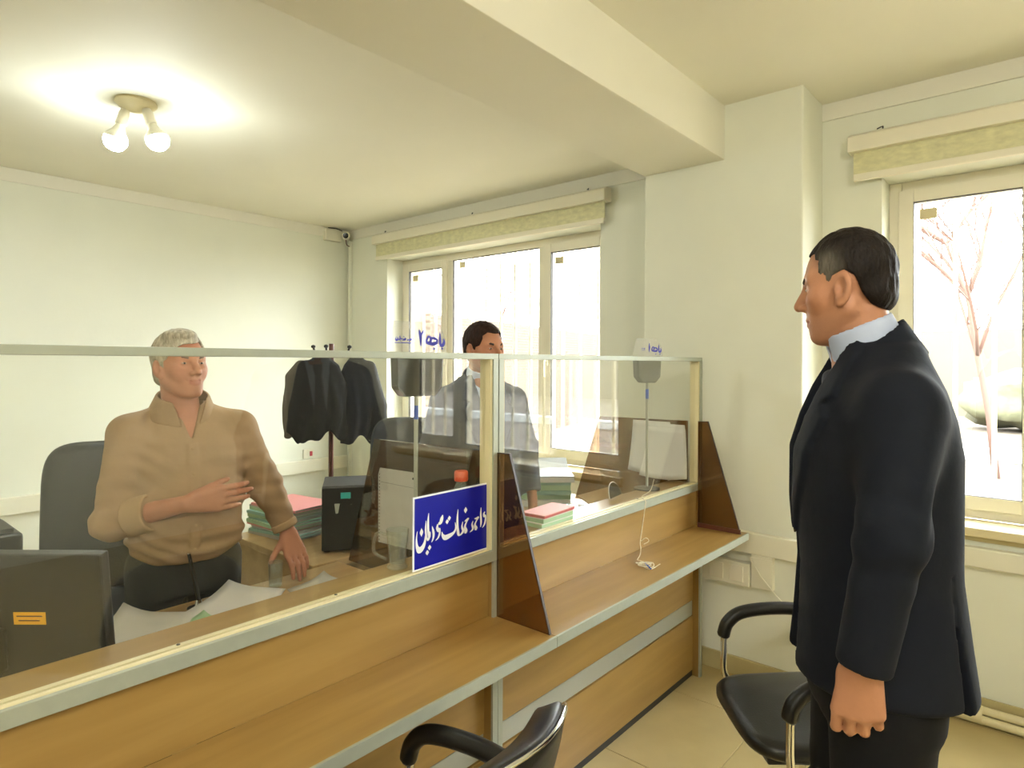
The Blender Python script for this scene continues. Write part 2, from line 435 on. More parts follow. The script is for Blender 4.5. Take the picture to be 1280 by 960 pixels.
# ------------------------------------------------------------------ outdoors
struct('ground_outside', MB().box(WX + .3, 60, -40, 60, -.2, -.06), M['ground'])
A = Vector((7.2, 8.2, 0)); B = Vector((30, 13.6, 0)); dv = (B - A).normalized(); nv = Vector((-dv.y, dv.x, 0))
g = bpy.data.objects.new('brick_garden_wall', bpy.data.meshes.new('brick_garden_wall'))
L_ = (B - A).length
mbw = MB().box(0, L_, 0, .25, -.06, 2.36)
g = mbw.build('brick_garden_wall', M['brick']); g.location = A; g.data.transform(Matrix.Translation((L_ / 2, 0, -.06)))
g.location = A; g.rotation_euler = (0, 0, math.atan2(dv.y, dv.x)); g['kind'] = 'structure'
tag(thing_ := MB().box(4.2, 7.4, 8.2, 12, -.06, 6).build('neighbour_building', M['facade']), 'plain beige building seen through the narrow pane beside the brick wall', 'building')
tag(MB().box(13.0, 13.35, -20, 7, -.06, .14).build('kerb', M['kerb'], bevel=.02), 'white kerb across the sandy yard outside', 'kerb')
tag(MB().box(24, 24.4, -25, 9, -.06, 2.6).build('yard_fence_wall', M['facade']), 'low pale wall at the far side of the yard', 'wall')

def tree(loc, hgt, seed, label, spread=.55, n0=9, mt='bark', r0=.09):
    rnd = random.Random(seed); mb = MB(); tw = MB()
    def grow(p, d, ln, r, lev):
        pts = [p]; q = Vector(p); dd = Vector(d)
        for k in range(4):
            dd = (dd + Vector((rnd.uniform(-.22, .22), rnd.uniform(-.22, .22), rnd.uniform(-.05, .16)))).normalized()
            q = q + dd * ln / 4; pts.append(q.copy())
        (mb if lev < 2 else tw).tube(pts, [r * (1 - .13 * k) for k in range(5)], 6 if lev < 2 else 3)
        if lev < 4:
            for k in range([n0, 6, 4, 4][lev]):
                b = pts[rnd.choice([1, 2, 3, 4] if lev else [2, 3, 4])]
                nd = (dd * .6 + Vector((rnd.uniform(-1, 1), rnd.uniform(-1, 1), rnd.uniform(-.1, .7))) * (spread + .25)).normalized()
                grow(b, nd, ln * rnd.uniform(.45, .68), r * .5, lev + 1)
    grow(Vector(loc), Vector((0, 0, 1)), hgt * .5, r0, 0)
    t = thing('bare_tree', loc, label, 'tree')
    mb.build('trunk', M[mt], t, smooth='all'); tw.build('twigs', M[mt], t)
tree((11.2, .68, -.06), 7.0, 5, 'bare reddish tree in the yard outside the window behind the suited man', r0=.055, n0=11)
tree((13.5, 12.2, -.06), 4.6, 11, 'bare tree behind the brick wall outside', r0=.06, n0=7)
tag(MB().tube([(20, 18, 4.6), (20, 10, 4.35), (20, 3, 4.3), (20, -8, 4.6)], .012, 5).build('power_line', M['gasket']), 'thin overhead cable crossing the white sky outside', 'cable')
for k, (x, y, s) in enumerate(((17, 3.6, 1.0), (19.5, .6, 1.2), (17.5, -2.2, 1.0))):
    bm = bmesh.new(); bmesh.ops.create_icosphere(bm, subdivisions=3, radius=1)
    rnd = random.Random(k)
    for v in bm.verts: v.co *= 1 + rnd.uniform(-.18, .18)
    me = bpy.data.meshes.new('shrub'); bm.to_mesh(me); bm.free()
    me.transform(Matrix.Translation((x, y, s * .55)) @ Matrix.Diagonal((s * .9, s * 1.1, s * .62, 1)))
    me.polygons.foreach_set('use_smooth', [True] * len(me.polygons)); o = link_mesh('shrub', me, M['leafpale'], None)
    tag(o, ['pale rounded shrub by the brick wall side of the yard', 'largest pale shrub across the sandy yard', 'small pale shrub farthest from the brick wall'][k], 'shrub', 'shrubs across the yard')

# ------------------------------------------------------------------ cable trunking, pipes, boxes on the walls
tag(MB().box(BX, WX - .03, DY - .046, DY, .585, .69).build('cable_trunking', M['trunk'], bevel=.004), 'long white cable trunking along the far wall behind the clerk in tan', 'trunking')
tr = thing('cable_trunking', (WX - .03, -1, .66), 'white cable trunking under the window sill behind the suited man', 'trunking')
MB().box(WX - .04, WX, FY, PY0, .66, .745).build('channel', M['trunk'], tr, bevel=.004)
MB().box(WX - .044, WX - .04, FY, PY0, .664, .741).build('cover', M['trunk'], tr, bevel=.002)
tr = thing('cable_trunking', (PX - .02, 1.3, .62), 'white cable trunking across the pillar beside the end of the counter', 'trunking')
MB().box(PX - .04, PX, PY0 - .04, PY1, .62, .72).build('channel', M['trunk'], tr, bevel=.004)
MB().box(PX - .04, PX, 1.03, 1.13, .46, .62).build('drop_channel', M['trunk'], tr, bevel=.004)
MB().box(PX - .043, PX - .04, 1.026, 1.134, .592, .606).build('joint_cover', M['trunk'], tr)
tr = thing('power_socket_box', (PX - .03, 1.3, .46), 'white surface-mounted socket box under the trunking on the pillar', 'socket box')
MB().box(PX - .045, PX, 1.135, 1.42, .455, .57).build('body', M['trunk'], tr, bevel=.005)
for y in (1.20, 1.30): MB().box(PX - .049, PX - .044, y - .035, y + .035, .475, .552).build('socket_plate', M['pvc'], tr, bevel=.002)
tag(MB().tube([(PX - .050, 1.13, .60), (PX - .055, 1.08, .53), (PX - .06, 1.01, .46), (PX - .08, .95, .42)], .003, 6).build('white_cable', M['trunk'], smooth=True), 'thin white cable slanting down from the pillar socket', 'cable')
pp = thing('heating_pipe', (WX - .07, -.5, 0), 'cream twin heating pipes along the floor by the skirting', 'pipe')
for x, z in ((WX - .05, .055), (WX - .075, .025)):
    MB().tube([(x, FY + .01, z), (x, PY0 - .02, z)], .018, 12).build('pipe', M['cream_alu'], pp, smooth=True)
for y in (.30, -.6): MB().tube([(WX - .063, y - .05, .04), (WX - .063, y + .05, .04)], .038, 12).build('coupling', M['cream_alu'], pp, smooth=True)
tag(MB().box(WX - .03, WX, 4.90, 4.93, 0, 2.64).build('corner_conduit', M['wall'], bevel=.003), 'slim painted conduit running down the room corner', 'conduit')
jb = thing('junction_box', (3.25, DY - .03, 2.62), 'square white junction box high on the wall beside the camera', 'junction box')
MB().box(3.17, 3.335, DY - .045, DY, 2.62, 2.725).build('body', M['trunk'], jb, bevel=.006)
MB().tube(bez([(3.19, DY - .05, 2.728), (3.27, DY - .06, 2.73), (3.31, 4.87, 2.71)]), .004, 6).build('cable', M['gasket'], jb, smooth=True)
sc = thing('security_camera', (3.34, 4.86, 2.6), 'small white security camera with black lens in the ceiling corner', 'camera')
d = Vector((-.62, -.76, -.18)).normalized(); q = d.to_track_quat('Z', 'Y').to_matrix().to_4x4()
def along(c, prof, n=20):
    mb = MB(); mb.X = Matrix.Translation(c) @ q; return mb.lathe(prof, n)
c0 = Vector((3.34, 4.86, 2.675))
along(c0, [(.02, -.08), (.034, -.06), (.036, .0), (.034, .03)]).build('housing', M['trunk'], sc, smooth=True)
along(c0 + d * .03, [(.025, 0), (.025, .003), (.020, .004)]).build('lens', M['blackgl'], sc, smooth=True)
MB().tube([(3.36, 4.90, 2.69), (3.38, 4.94, 2.70)], .012, 8).build('bracket', M['trunk'], sc, smooth=True)
MB().tube(bez([(3.35, 4.875, 2.64), (3.37, 4.89, 2.60), (3.405, 4.90, 2.59)]), .004, 6).build('cable', M['rackred'], sc, smooth=True)
ws = thing('wall_socket', (3.03, DY - .01, .70), 'small wall plate with a red button beside the hanging coats', 'wall plate')
MB().box(2.98, 3.08, DY - .012, DY, .70, .78).build('plate', M['trunk'], ws, bevel=.003)
MB().box(3.04, 3.065, DY - .018, DY - .012, .72, .76).build('red_button', M['red'], ws, bevel=.002)

# ------------------------------------------------------------------ ceiling lamp with two bare bulbs
def lamp(x, y, z, label, bm='bulb'):
    t = thing('ceiling_lamp', (x, y, z), label, 'lamp')
    MB().at((x, y, z)).lathe([(.085, 0), (.088, -.012), (.07, -.03), (.03, -.045), (.012, -.05)], 28).build('canopy', M['cream_alu'], t, smooth=True)
    rt = Vector((.757 * .86, -.653 * .86, 0))   # the two holders spread along the picture plane
    rt = Vector((math.sin(YAW), -math.cos(YAW), 0))
    for s in (-1, 1):
        d = (rt * s * .35 + Vector((0, 0, -1)) + rt * .02).normalized(); base = Vector((x, y, z - .03)) + rt * s * .045
        qq = d.to_track_quat('Z', 'Y').to_matrix().to_4x4()
        mb = MB(); mb.X = Matrix.Translation(base) @ qq
        h = mb.lathe([(.018, 0), (.02, .02), (.023, .025), (.024, .08), (.020, .083)], 20).build('bulb_holder', M['pvc'], t, smooth=True)
        mb = MB(); mb.X = Matrix.Translation(base + d * .083) @ qq
        mb.lathe([(.018, 0), (.026, .02), (.030, .03), (.0385, .040), (.0465, .052), (.0502, .068)], 20).build('bulb_collar', M['trunk'], t, smooth=True)
        mb = MB(); mb.X = Matrix.Translation(base + d * .113) @ qq
        mb.lathe([(.0495, .037), (.050, .042), (.049, .055), (.040, .075), (.024, .088), (.006, .092)], 24).build('bulb', M[bm], t, smooth='all')
    return t
lamp(1.083, 3.238, ZL, 'twin-bulb ceiling lamp glowing above the clerk in the tan shirt')
lamp(.3, -1.0, ZR, 'unseen twin-bulb ceiling lamp added to brighten the visitors side of the counter', 'fill_bulb')  # added out of view to brighten the visitors' side
lamp(-1.3, -.2, ZR, 'unseen twin-bulb ceiling lamp added as fill light away from the windows', 'fill_bulb')  # another unseen lamp, added for more light on the pillar and shelf

# ------------------------------------------------------------------ service counter
CY0 = 1.337                       # front plane
X0c, XM, X1c = -.02, 1.484, 2.985
ZLT, ZLB = .953, .92              # ledge rail
ZS = .745                         # visitors' shelf
def counter(xa, xb, label):
    t = thing('service_counter', ((xa + xb) / 2, CY0 + .08, 0), label, 'counter', 'glazed service counter units')
    e = .022
    # end panels with aluminium edge strips
    for x, s in ((xa, 1), (xb, -1)):
        p = MB().box(x, x + s * e, CY0 + .006, CY0 + .15, .0, ZLB).build('end_panel', M['woodZ'], t, bevel=.0015)
        MB().box(x, x + s * e, CY0 - .002, CY0 + .006, .0, ZLB).build('edge_strip', M['alu'], p)
    # front boards below the shelf, and the board between shelf and ledge
    fy = CY0 + .035
    MB().box(xa + e, xb - e, fy, fy + .018, .03, .292).build('front_board', M['wood'], t, bevel=.001)
    MB().box(xa + e, xb - e, fy + .004, fy + .018, .297, .368).build('silver_strip', M['strip'], t)
    MB().box(xa + e, xb - e, fy, fy + .018, .373, ZS - .03).build('front_board', M['wood'], t, bevel=.001)
    MB().box(xa + e, xb - e, CY0 + .02, CY0 + .038, ZS, ZLB).build('riser_board', M['wood'], t, bevel=.001)
    MB().box(xa + e, xb - e, fy + .003, fy + .02, 0, .03).build('plinth', M['dkgrey'], t)
    # visitors' shelf
    sh = MB().box(xa, xb, 1.112, CY0 + .0195, ZS - .028, ZS).build('shelf', M['wood'], t)
    MB().box(xa, xb, 1.104, 1.112, ZS - .031, ZS + .0005).build('edge_strip', M['alu'], sh, bevel=.001)
    # ledge with aluminium rail, then the glazing
    MB().box(xa, xb, CY0 + .045, CY0 + .155, ZLB, ZLT - .003).build('ledge_board', M['wood'], t, bevel=.001)
    MB().box(xa, xb, CY0, CY0 + .012, ZLB, ZLT).build('ledge_rail', M['alu'], t, bevel=.0015)
    gr = MB().box(xa, xb, CY0 + .012, CY0 + .022, ZLB, ZLT + .003).box(xa, xb, CY0 + .031, CY0 + .045, ZLB, ZLT + .003).box(xa, xb, CY0 + .022, CY0 + .031, ZLB, ZLB + .02).build('glazing_channel', M['cream_alu'], t, bevel=.001)
    for k in range(4):
        x = xa + (xb - xa) * (k + .5) / 4
        MB().at((x, CY0 + .038, ZLT + .003)).lathe([(.004, 0), (.004, .001), (.001, .0014)], 10).build('screw', M['dkgrey'], gr)
    for x, s in ((xa, 1), (xb, -1)):
        p = MB().box(x + s * .002, x + s * .032, CY0 + .004, CY0 + .05, ZLT + .003, 1.55).build('post', M['cream_alu'], t, bevel=.002)
        MB().box(x + s * .001, x + s * .024, CY0 - .001, CY0 + .004, ZLT, 1.55).build('post_face', M['alu'], p, bevel=.001)
    MB().box(xa, xb, CY0, CY0 + .045, 1.55, 1.568).build('top_rail', M['alu'], t, bevel=.0015)
    MB().box(xa + .033, xb - .033, CY0 + .0235, CY0 + .0285, ZLT - .01, 1.5499).build('glass_pane', M['glass'], t)
    return t
counter(X0c, XM, 'glazed oak-laminate service counter unit with the blue sign on its glass')
counter(XM + .002, X1c, 'glazed oak-laminate service counter unit beside the pillar, with the string on its shelf')

# brown smoked dividers standing between the stations
def divider(x, yin, low, label):
    t = thing('smoked_divider', (x, CY0, ZS), label, 'divider', 'brown acrylic dividers')
    MB().prism([(1.125, ZS + .001), (CY0 - .003, ZS + .001), (CY0 - .003, 1.255), (1.283, 1.257)], 'X', x - .004, x + .004).build('outer_sheet', M['smoke'], t)
    MB().prism([(CY0 + .052, ZLT + .004), (CY0 + .16, ZLT + .004), (CY0 + .16, low), (yin + .16, low), (yin, 1.25), (CY0 + .052, 1.257)], 'X', x - .004, x + .004).build('inner_sheet', M['smoke'], t)
    MB().prism([(1.1245, ZS + .001), (1.1275, ZS + .001), (1.2855, 1.2572), (1.2825, 1.2575)], 'X', x - .0045, x + .0045).build('edge', M['smoke_edge'], t)
    MB().prism([(1.283, 1.2572), (CY0 - .003, 1.2552), (CY0 - .003, 1.2582), (1.283, 1.2602)], 'X', x - .0045, x + .0045).build('edge', M['smoke_edge'], t)
    return t
divider(XM - .004, 1.96, .76, 'brown smoked divider between the two counter units')
dv_far = divider(X1c - .05, 1.90, .78, 'brown smoked divider at the pillar end of the counter')
MB().prism([(1.127, ZS + .001), (CY0 - .004, ZS + .001), (CY0 - .004, ZS + .022), (1.122, ZS + .022)], 'X', X1c - .058, X1c - .0545).build('foot_strip', M['rackred'], dv_far)

# ------------------------------------------------------------------ lettering
def strokes(mb, L, conv, put, th):
    """L: polylines of (x, y, width); conv: drawing point -> plate (u, v) metres; put: (u, v, depth) -> world"""
    for st in L:
        pts = [(*conv(p[0], p[1]), p[2]) for p in st]
        if len(pts) > 2: pts = bez(pts, 4)
        Lp = []; Rp = []
        for i, p in enumerate(pts):
            a = pts[max(i - 1, 0)]; b = pts[min(i + 1, len(pts) - 1)]
            dx, dy = b[0] - a[0], b[1] - a[1]; l = math.hypot(dx, dy) or 1; nx, ny = -dy / l, dx / l
            wd = max(p[2], .0008) / 2; Lp.append((p[0] + nx * wd, p[1] + ny * wd)); Rp.append((p[0] - nx * wd, p[1] - ny * wd))
        for i in range(len(pts) - 1):
            q = [Lp[i], Lp[i + 1], Rp[i + 1], Rp[i]]
            n = len(mb.v); mb.v += [put(u, v, th) for u, v in q]; mb.f.append((n, n + 1, n + 2, n + 3))
def dia(x, y, w, h): return [(x, y - h / 2, .1), (x, y, w), (x, y + h / 2, .1)]

# the blue sign
SX0, SX1, SZ0, SZ1 = 1.155, 1.462, .958, 1.164
sg = thing('blue_sign', ((SX0 + SX1) / 2, CY0 + .018, SZ0), 'royal blue sign with white Persian lettering on the counter glass', 'sign')
yS = CY0 + .0225
MB().box(SX0, SX1, yS - .003, yS, SZ0, SZ1).build('white_border', M['signwhite'], sg)
MB().box(SX0 + .0045, SX1 - .0045, yS - .0036, yS - .003, SZ0 + .0045, SZ1 - .0045).build('blue_panel', M['blue'], sg)
def conv_s(x, y):
    u = (x - 112) / 718; z0, z1 = 590., 675.
    t = u * z0 / (z1 - (z1 - z0) * u)
    yt, yb = 245 - 145 * u, 920 - 230 * u
    return SX0 + t * (SX1 - SX0), SZ0 + (yb - y) / (yb - yt) * (SZ1 - SZ0)
k_ = (SX1 - SX0) / 718
def wpx(st): return [(x * .965 + 14, y, wd * k_ * 1.22) for x, y, wd in st]
T1 = [
 [(806, 362, 6), (796, 382, 14), (799, 402, 16), (811, 398, 12), (812, 435, 13), (802, 475, 12), (782, 506, 3)],
 [(768, 326, 4), (766, 390, 13), (769, 455, 14), (764, 500, 5)],
 [(704, 426, 4), (725, 424, 13), (746, 412, 10), (722, 448, 9), (709, 485, 16), (722, 512, 22), (706, 520, 12)],
 [(690, 448, 5), (681, 478, 12), (690, 508, 17), (684, 526, 12), (660, 548, 3)],
 dia(617, 350, 26, 56),
 [(608, 452, 4), (626, 440, 13), (647, 424, 9), (626, 458, 10), (611, 500, 17), (622, 538, 24), (606, 550, 14)],
 [(590, 455, 5), (582, 500, 13), (594, 535, 18), (580, 560, 13), (556, 582, 4)],
 [(543, 343, 4), (537, 420, 14), (538, 500, 17), (546, 560, 20), (556, 580, 10)],
 [(515, 462, 4), (521, 515, 12), (500, 555, 16), (455, 585, 26), (415, 600, 28), (392, 580, 18), (384, 548, 4)],
 dia(436, 456, 24, 44), dia(457, 424, 24, 44),
 [(392, 396, 6), (383, 430, 24), (372, 462, 22), (350, 478, 12)],
 [(344, 478, 8), (338, 512, 18), (352, 535, 22), (362, 520, 12), (362, 560, 14), (348, 600, 11), (322, 628, 3)],
 [(288, 500, 4), (298, 540, 15), (303, 575, 16), (296, 615, 11), (282, 644, 3)],
 [(253, 382, 4), (247, 470, 14), (250, 550, 15), (260, 600, 16), (268, 560, 8), (262, 548, 4)],
 [(260, 600, 14), (245, 622, 14), (232, 600, 8)],
 [(227, 450, 4), (224, 530, 13), (230, 600, 12)],
 [(226, 560, 6), (216, 640, 16), (192, 695, 28), (160, 718, 34), (138, 685, 18), (132, 620, 10), (140, 548, 3)],
 dia(182, 556, 24, 76), dia(263, 692, 24, 48), dia(240, 738, 24, 48),
]
mb = MB(); strokes(mb, [wpx(s) for s in T1], conv_s, lambda u, v, d: (u, d, v), yS - .0042)
mb.build('lettering', M['signwhite'], sg)

# two desk sign stands: a pole, a box, a clear plate with the window number
def sign_stand(bx, by, zfoot, zb0, zb1, half, fmat, label, number, small, poleoff=0.0, tape=True, wplate=.20, hplate=.10, rz=-.20):
    """faces the visitors (-Y), turned a little towards the camera"""
    t = thing('window_number_stand', (bx, by, zfoot), label, 'sign stand', 'window number stands on the counter', rz=rz)
    X = Matrix.Translation((bx, by, 0)) @ Matrix.Rotation(rz, 4, 'Z')
    def mk():
        m = MB(); m.X = X; return m
    r = .028
    pl = [(-half, zb1), (-half + .004, zb0 + r), (-half + r, zb0), (half - r, zb0), (half - .004, zb0 + r), (half, zb1)]
    b = mk().prism(pl, 'Y', -.02, .035).build('display_box', fmat, t, bevel=.008, seg=3)
    mk().tube([(poleoff, .005, zfoot + .012), (poleoff, .005, zb0 + .01)], .0065, 12).build('pole', M['strip'], t, smooth=True)
    mk().at((0, 0, 0)); 
    m = mk(); m.X = X @ Matrix.Translation((poleoff, .005, zfoot)); m.lathe([(.06, 0), (.06, .006), (.012, .012)], 24).build('base', M['dkgrey'], t, smooth=True)
    if tape:
        mk().tube([(poleoff, .005, zb0 - .075), (poleoff, .005, zb0 - .03)], .0075, 10).build('tape', M['bluetape'], t, smooth=True)
    z0, z1 = zb1, zb1 + hplate
    p = mk().prism([(-wplate / 2 - .008, z0), (wplate / 2 + .006, z0), (wplate / 2, z0 + hplate * .5), (wplate / 2 - .02, z1 - .008), (wplate / 2 - .04, z1), (-wplate / 2 + .012, z1)], 'Y', -.002, .002).build('sign_plate', M['acrylic'], t)
    def put(u, v, d):
        q = X @ Vector((u, d, v)); return tuple(q)
    mb = MB(); strokes(mb, number, lambda x, y: (x * wplate - wplate / 2, z0 + y * hplate), put, -.0026)
    strokes(mb, small, lambda x, y: (x * wplate - wplate / 2, z0 + y * hplate), put, -.0026)
    mb.build('lettering', M['blueink'], t)
    return t
# traced from the plate: x 190..760, y 415 (bottom) ..140 (top)
def cv(L, s): return [[((x - 235) / 525, (415 - y) / 275, w / 525 * s * 1.7) for x, y, w in st] for st in L]
BAJE = [[(742, 285, 6), (747, 318, 14), (732, 345, 18), (705, 345, 12)], [(704, 232, 4), (706, 290, 14), (708, 340, 14)], dia(729, 375, 14, 20),
        [(682, 296, 10), (668, 325, 18), (640, 334, 18), (600, 330, 16), (578, 322, 14), (574, 300, 12), (594, 268, 10), (616, 290, 14), (606, 318, 14)],
        [(622, 278, 8), (655, 286, 15), (684, 296, 6)], dia(648, 378, 14, 20)]
TWO = [[(500, 210, 4), (506, 238, 14), (514, 270, 17), (518, 355, 6)], [(508, 246, 10), (528, 246, 10), (544, 212, 8)]]
ONE = [[(520, 215, 5), (524, 280, 16), (518, 350, 5)]]
SMALL = [[(446, 270, 5), (446, 300, 7)], [(432, 290, 8), (424, 302, 10), (410, 300, 6), (404, 316, 4)], [(396, 296, 7), (388, 312, 4)],
         [(372, 288, 8), (366, 302, 10), (352, 300, 7), (348, 314, 4)], [(340, 290, 7), (332, 302, 7)], [(318, 270, 5), (320, 300, 8), (306, 302, 6)],
         [(300, 284, 5), (296, 306, 9), (282, 306, 9), (278, 288, 4)], [(356, 274, 6), (352, 280, 6)], dia(288, 282, 6, 9), dia(322, 314, 6, 9), [(270, 330, 4), (448, 330, 4)]]
sign_stand(1.36, 1.575, .75, 1.43, 1.571, .085, M['blackgl'], 'black window-number stand reading two, beside the clerk in the slate suit', cv(BAJE + TWO, .2), cv(SMALL, .2), poleoff=-.005)
SM1 = [[(440, 285, 7), (430, 302, 9), (418, 300, 6)], [(408, 290, 7), (396, 300, 7)], [(384, 300, 6), (376, 285, 6)], [(370, 322, 4), (446, 322, 4)]]
sign_stand(2.665, 1.462, .9505, 1.448, 1.571, .062, M['grey'], 'window-number stand reading one, box greyed for reflected light, near the pillar end of the counter', cv(BAJE + ONE, .14), cv(SM1, .14), tape=True, wplate=.14, hplate=.085, rz=-.60)  # the grey of the box stands in for reflections that pale it

# ------------------------------------------------------------------ smooth bodies: distance fields meshed by surface nets
def smin(a, b, k):
    h = np.clip(.5 + .5 * (b - a) / k, 0, 1); return b + (a - b) * h - k * h * (1 - h)
def smax(a, b, k): return -smin(-a, -b, k)
def ell(p, c, r, R=None):
    q = p - np.array(c)
    if R is not None: q = q @ R
    r = np.array(r, float)
    k0 = np.sqrt(((q / r) ** 2).sum(1)) + 1e-9; k1 = np.sqrt(((q / r ** 2) ** 2).sum(1)) + 1e-9
    return k0 * (k0 - 1) / k1
def rc(p, a, b, ra, rb):
    a = np.array(a, float); ba = np.array(b, float) - a
    t = np.clip(((p - a) @ ba) / (ba @ ba), 0, 1)
    return np.sqrt(((p - a - t[:, None] * ba) ** 2).sum(1)) - (ra + (rb - ra) * t)
def loft(p, keys, n=2.3, rnd=.015):
    K = np.array(keys); z = p[:, 2]
    def ip(i):
        zz = np.clip(z, K[0, 0], K[-1, 0]); return np.interp(zz, K[:, 0], K[:, i])
    rx, ry = ip(3), ip(4)
    x = np.abs((p[:, 0] - ip(1)) / rx); y = np.abs((p[:, 1] - ip(2)) / ry)
    d = ((x ** n + y ** n) ** (1 / n) - 1) * np.minimum(rx, ry)
    return smax(smax(d, K[0, 0] - z, rnd), z - K[-1, 0], rnd)
def poly2(u, v, pts):
    """signed distance to a polygon"""
    P = np.array(pts, float); n = len(P); d = np.full(u.shape, 1e9); s = np.ones(u.shape)
    for i in range(n):
        a, b = P[i], P[i - 1]; ex, ey = b - a; wx, wy = u - a[0], v - a[1]
        t = np.clip((wx * ex + wy * ey) / (ex * ex + ey * ey), 0, 1)
        d = np.minimum(d, (wx - ex * t) ** 2 + (wy - ey * t) ** 2)
        c1 = v >= a[1]; c2 = v < b[1]; c3 = ex * wy > ey * wx
        s = np.where((c1 & c2 & c3) | (~c1 & ~c2 & ~c3), -s, s)
    return s * np.sqrt(d)
def axis(*segs):
    out = []
    for a, b, st in segs:
        n = max(int(round((b - a) / st)), 1); out += list(a + (b - a) * np.arange(n) / n)
    out.append(segs[-1][1]); return np.array(out)

def nets(fn, X, Y, Z):
    Bk = 4
    def pad(A):
        while (len(A) - 1) % Bk: A = np.append(A, A[-1] + (A[-1] - A[-2]))
        return A
    X, Y, Z = pad(X), pad(Y), pad(Z)
    nx, ny, nz = len(X), len(Y), len(Z)
    cx, cy, cz = [(A[:-Bk:Bk] + A[Bk::Bk]) / 2 for A in (X, Y, Z)]
    hx, hy, hz = [(A[Bk::Bk] - A[:-Bk:Bk]) / 2 for A in (X, Y, Z)]
    G = np.stack(np.meshgrid(cx, cy, cz, indexing='ij'), -1).reshape(-1, 3)
    Hd = np.sqrt(sum(h ** 2 for h in np.meshgrid(hx, hy, hz, indexing='ij'))).reshape(-1)
    dc = fn(G); act = (np.abs(dc) < Hd * 1.7 + .006).reshape(len(cx), len(cy), len(cz)); dc = dc.reshape(act.shape)
    rep = lambda A: A.repeat(Bk, 0).repeat(Bk, 1).repeat(Bk, 2)
    D = np.ones((nx, ny, nz), np.float32); D[:-1, :-1, :-1] = np.sign(rep(dc))
    mk = np.zeros((nx, ny, nz), bool); mk[:-1, :-1, :-1] = rep(act)
    mk[1:] |= mk[:-1]; mk[:, 1:] |= mk[:, :-1]; mk[:, :, 1:] |= mk[:, :, :-1]
    I = np.argwhere(mk)
    D[mk] = fn(np.stack([X[I[:, 0]], Y[I[:, 1]], Z[I[:, 2]]], -1)).astype(np.float32)
    s = D < 0
    cnt = np.zeros((nx - 1, ny - 1, nz - 1), np.int8)
    offs = [(i, j, k) for i in (0, 1) for j in (0, 1) for k in (0, 1)]
    for i, j, k in offs: cnt += s[i:nx - 1 + i, j:ny - 1 + j, k:nz - 1 + k]
    C = np.argwhere((cnt > 0) & (cnt < 8)); idm = -np.ones(cnt.shape, np.int64); idm[tuple(C.T)] = np.arange(len(C))
    acc = np.zeros((len(C), 3)); num = np.zeros(len(C))
    for o in offs:
        for a in range(3):
            if o[a]: continue
            o2 = list(o); o2[a] = 1
            A_ = C + np.array(o); B_ = C + np.array(o2)
            da = D[tuple(A_.T)]; db = D[tuple(B_.T)]; c = (da < 0) != (db < 0)
            t = np.where(c, da / np.where(c, da - db, 1), 0)
            pa = np.stack([X[A_[:, 0]], Y[A_[:, 1]], Z[A_[:, 2]]], -1); pb = np.stack([X[B_[:, 0]], Y[B_[:, 1]], Z[B_[:, 2]]], -1)
            acc += np.where(c[:, None], pa + (pb - pa) * t[:, None], 0); num += c
    V = acc / num[:, None]
    F = []
    for a in range(3):
        b, c = (a + 1) % 3, (a + 2) % 3
        sl0 = [slice(None)] * 3; sl1 = [slice(None)] * 3; sl0[a] = slice(0, -1); sl1[a] = slice(1, None)
        E0, E1 = s[tuple(sl0)], s[tuple(sl1)]; e = np.argwhere(E0 != E1)
        e = e[(e[:, b] > 0) & (e[:, c] > 0) & (e[:, b] < D.shape[b] - 1) & (e[:, c] < D.shape[c] - 1)]
        def g(db, dc_):
            q = e.copy(); q[:, b] -= db; q[:, c] -= dc_; return idm[tuple(q.T)]
        Q = np.stack([g(1, 1), g(0, 1), g(0, 0), g(1, 0)], -1)
        fl_ = E0[tuple(e.T)]
        Q = np.where(fl_[:, None], Q, Q[:, ::-1]); F.append(Q)
    F = np.concatenate(F); F = F[(F >= 0).all(1)]
    return V, F

def net_mesh(name, fn, X, Y, Z, place, mt, parent=None, colfn=None, relax=1):
    V, F = nets(fn, X, Y, Z)
    for _ in range(relax):      # gentle smoothing
        A = np.zeros_like(V); n = np.zeros(len(V))
        for i in range(4):
            np.add.at(A, F[:, i], V[F[:, (i + 1) % 4]] + V[F[:, i - 1]]); np.add.at(n, F[:, i], 2)
        V = V * .5 + .5 * A / np.maximum(n, 1)[:, None]
    me = bpy.data.meshes.new(name)
    W = np.array(place.to_3x3()) @ V.T
    W = W.T + np.array(place.translation)
    me.vertices.add(len(V)); me.vertices.foreach_set('co', W.ravel())
    me.loops.add(len(F) * 4); me.loops.foreach_set('vertex_index', F.ravel().astype(np.int32))
    me.polygons.add(len(F)); me.polygons.foreach_set('loop_start', np.arange(len(F), dtype=np.int32) * 4)
    me.update(calc_edges=True); me.validate()
    me.polygons.foreach_set('use_smooth', np.ones(len(me.polygons), bool))
    if colfn is not None:
        a = me.color_attributes.new('Col', 'FLOAT_COLOR', 'POINT')
        c = np.ones((len(V), 4), np.float32); c[:, :3] = colfn(V); a.data.foreach_set('color', c.ravel())
    return link_mesh(name, me, mt, parent, origin=tuple(place.translation))

